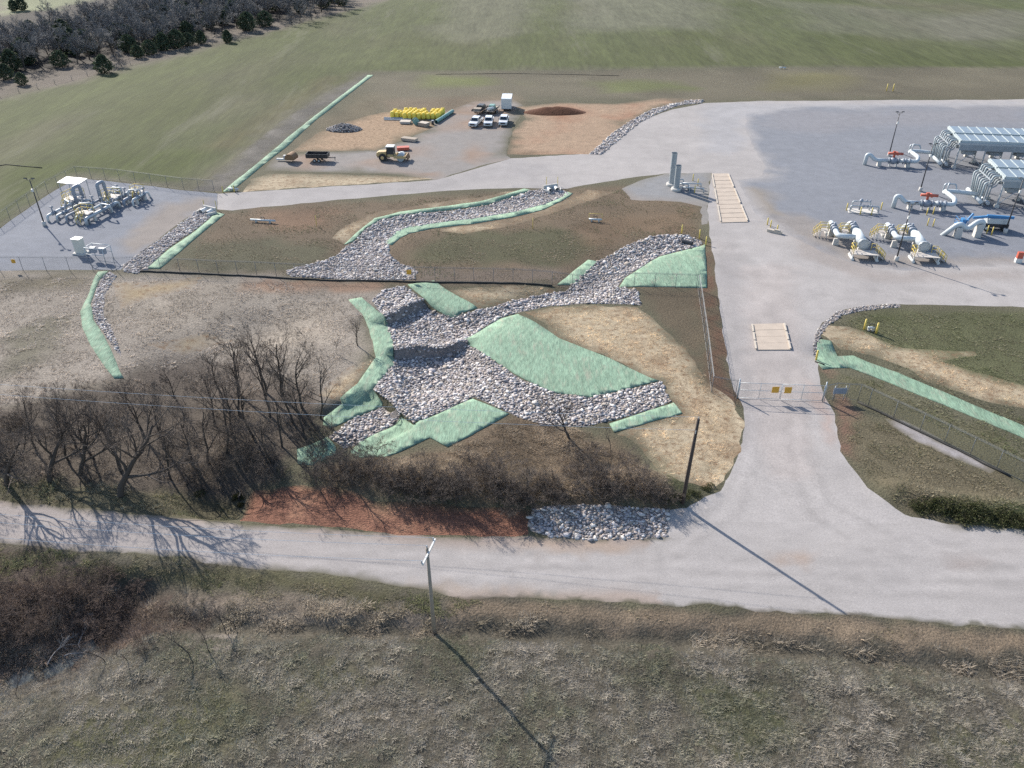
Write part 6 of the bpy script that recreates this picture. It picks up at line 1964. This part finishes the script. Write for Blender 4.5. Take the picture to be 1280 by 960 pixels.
# heaps
def heap(name, label, px, py, a, b, h, colr, m, seed, cat, stone=None):
    q = P(px, py)
    g = np.linspace(-1, 1, 27)
    X, Y = np.meshgrid(g, g)
    rr = np.hypot(X, Y)
    zz = h * np.clip(1 - rr, 0, 1) ** 0.85 * (1 + 0.3 * fbm(X * a, Y * b, a * 0.5, 3, seed)) - 0.12
    V = np.stack([X * a, Y * b, zz], -1).reshape(-1, 3)
    ii, jj = np.meshgrid(np.arange(26), np.arange(26), indexing='ij')
    k = (ii * 27 + jj).ravel()
    F = np.concatenate([np.stack([k, k + 1, k + 28], 1), np.stack([k, k + 28, k + 27], 1)])
    keep = (rr.ravel()[F] < 1.15).all(1)
    F = F[keep]
    cc = vary(V[:, 0] + q.x, V[:, 1] + q.y, np.tile(np.array(colr), (len(V), 1)), 1.5, 0.25, seed + 3)
    me = np_mesh(name, V, F, cc, m, True)
    o = link(name, me, None, None, q)
    tag(o, label, cat)
    if stone:
        p = RNG.uniform(-1, 1, (900, 2))
        p = p[np.hypot(p[:, 0], p[:, 1]) < 0.98]
        r_ = np.hypot(p[:, 0], p[:, 1])
        z = h * (1 - r_) ** 0.85
        k = len(p)
        v, f, c2 = scatter(ICO_V, ICO_F, np.column_stack([p[:, 0] * a, p[:, 1] * b, z]), RNG.uniform(0, 6.28, k), stone * RNG.uniform(0.5, 1.1, (k, 3)), STONE_C[RNG.integers(0, len(STONE_C), k)] * 0.7)
        s = link('stones', np_mesh('stones', v, f, c2, M_stone), None, o)
        s['kind'] = 'stuff'
heap('gravel_pile', 'grey gravel pile in the straw of the laydown yard', 430, 162, 4.2, 2.6, 1.5, C(130, 124, 124), M_soil, 210, 'gravel pile', 0.22)
heap('soil_mound', 'long dark red-brown soil mound behind the red soil patch', 694, 140.5, 8.2, 3.4, 1.9, C(124, 84, 64), M_soil, 214, 'soil mound')

# ------------------------------------------------------------------ culverts
def twin_culvert(label, px, py, rz):
    t = thing('culvert_outlet', label, 'culvert', P(px, py), rz)
    for s in (-1, 1):
        m = MB().tube([(s * 0.75, 0.8, 0.35), (s * 0.75, -0.7, 0.25)], 0.42, 14, cap=False)
        m.tube([(s * 0.75, 0.78, 0.35), (s * 0.75, -0.72, 0.25)], 0.34, 14, cap=False)
        m.build('pipe_end', M_white, t)
        MB().cyl((s * 0.75, 0.5, 0.33), (s * 0.75, 0.52, 0.33), 0.34, 12).build('bore_shade', M_black, t)  # black disc stands for the darkness down the pipe
        MB().box((s * 1.5, -0.4, 0.2), (0.18, 1.8, 0.5), rz=s * -0.35).build('wing', M_conc, t)
    MB().box((0, 0.7, 0.55), (3.0, 0.25, 0.8)).build('headwall', M_conc, t)
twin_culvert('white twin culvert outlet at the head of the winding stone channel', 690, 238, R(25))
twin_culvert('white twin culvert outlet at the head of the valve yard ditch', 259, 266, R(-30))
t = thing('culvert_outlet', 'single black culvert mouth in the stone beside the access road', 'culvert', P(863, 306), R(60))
MB().tube([(0, 1.4, 0.35), (0, -0.3, 0.3)], 0.36, 14, cap=False).tube([(0, 1.38, 0.35), (0, -0.32, 0.3)], 0.31, 14, cap=False).build('pipe_end', M_dark, t)
MB().cyl((0, 0.3, 0.33), (0, 0.32, 0.33), 0.31, 12).build('bore_shade', M_black, t)  # inner shade of the pipe given as a black disc
# curved steel headwall of the creek culvert
q = P(264, 622)
t = thing('culvert_headwall', 'curved dark sheet headwall over the creek below the bare trees', 'headwall', q)
pts = []
for k in range(19):
    a = R(-12 + 204 * k / 18)
    pts.append((3.0 * math.cos(a), 1.7 * math.sin(a) - 0.2))
for k in range(18):
    a, b = pts[k], pts[k + 1]
    c = ((a[0] + b[0]) / 2, (a[1] + b[1]) / 2)
    L = math.hypot(b[0] - a[0], b[1] - a[1])
    MB().box((c[0], c[1], 0.0), (L * 0.97, 0.12, 1.1), rz=math.atan2(b[1] - a[1], b[0] - a[0])).build('sheet', M_tarp, t)
for k in range(7):
    put(WEED, 296 + rv.uniform(-6, 8), 622 + rv.uniform(-8, 12), rv.uniform(0.3, 0.5), 0.9, 'bright low weed at the right end of the curved headwall', 'weeds at the headwall', 0.6)
put([WEED[0]], 250, 618, 0.5, 0.9, 'green weed growing inside the curved headwall', None, 0.9)
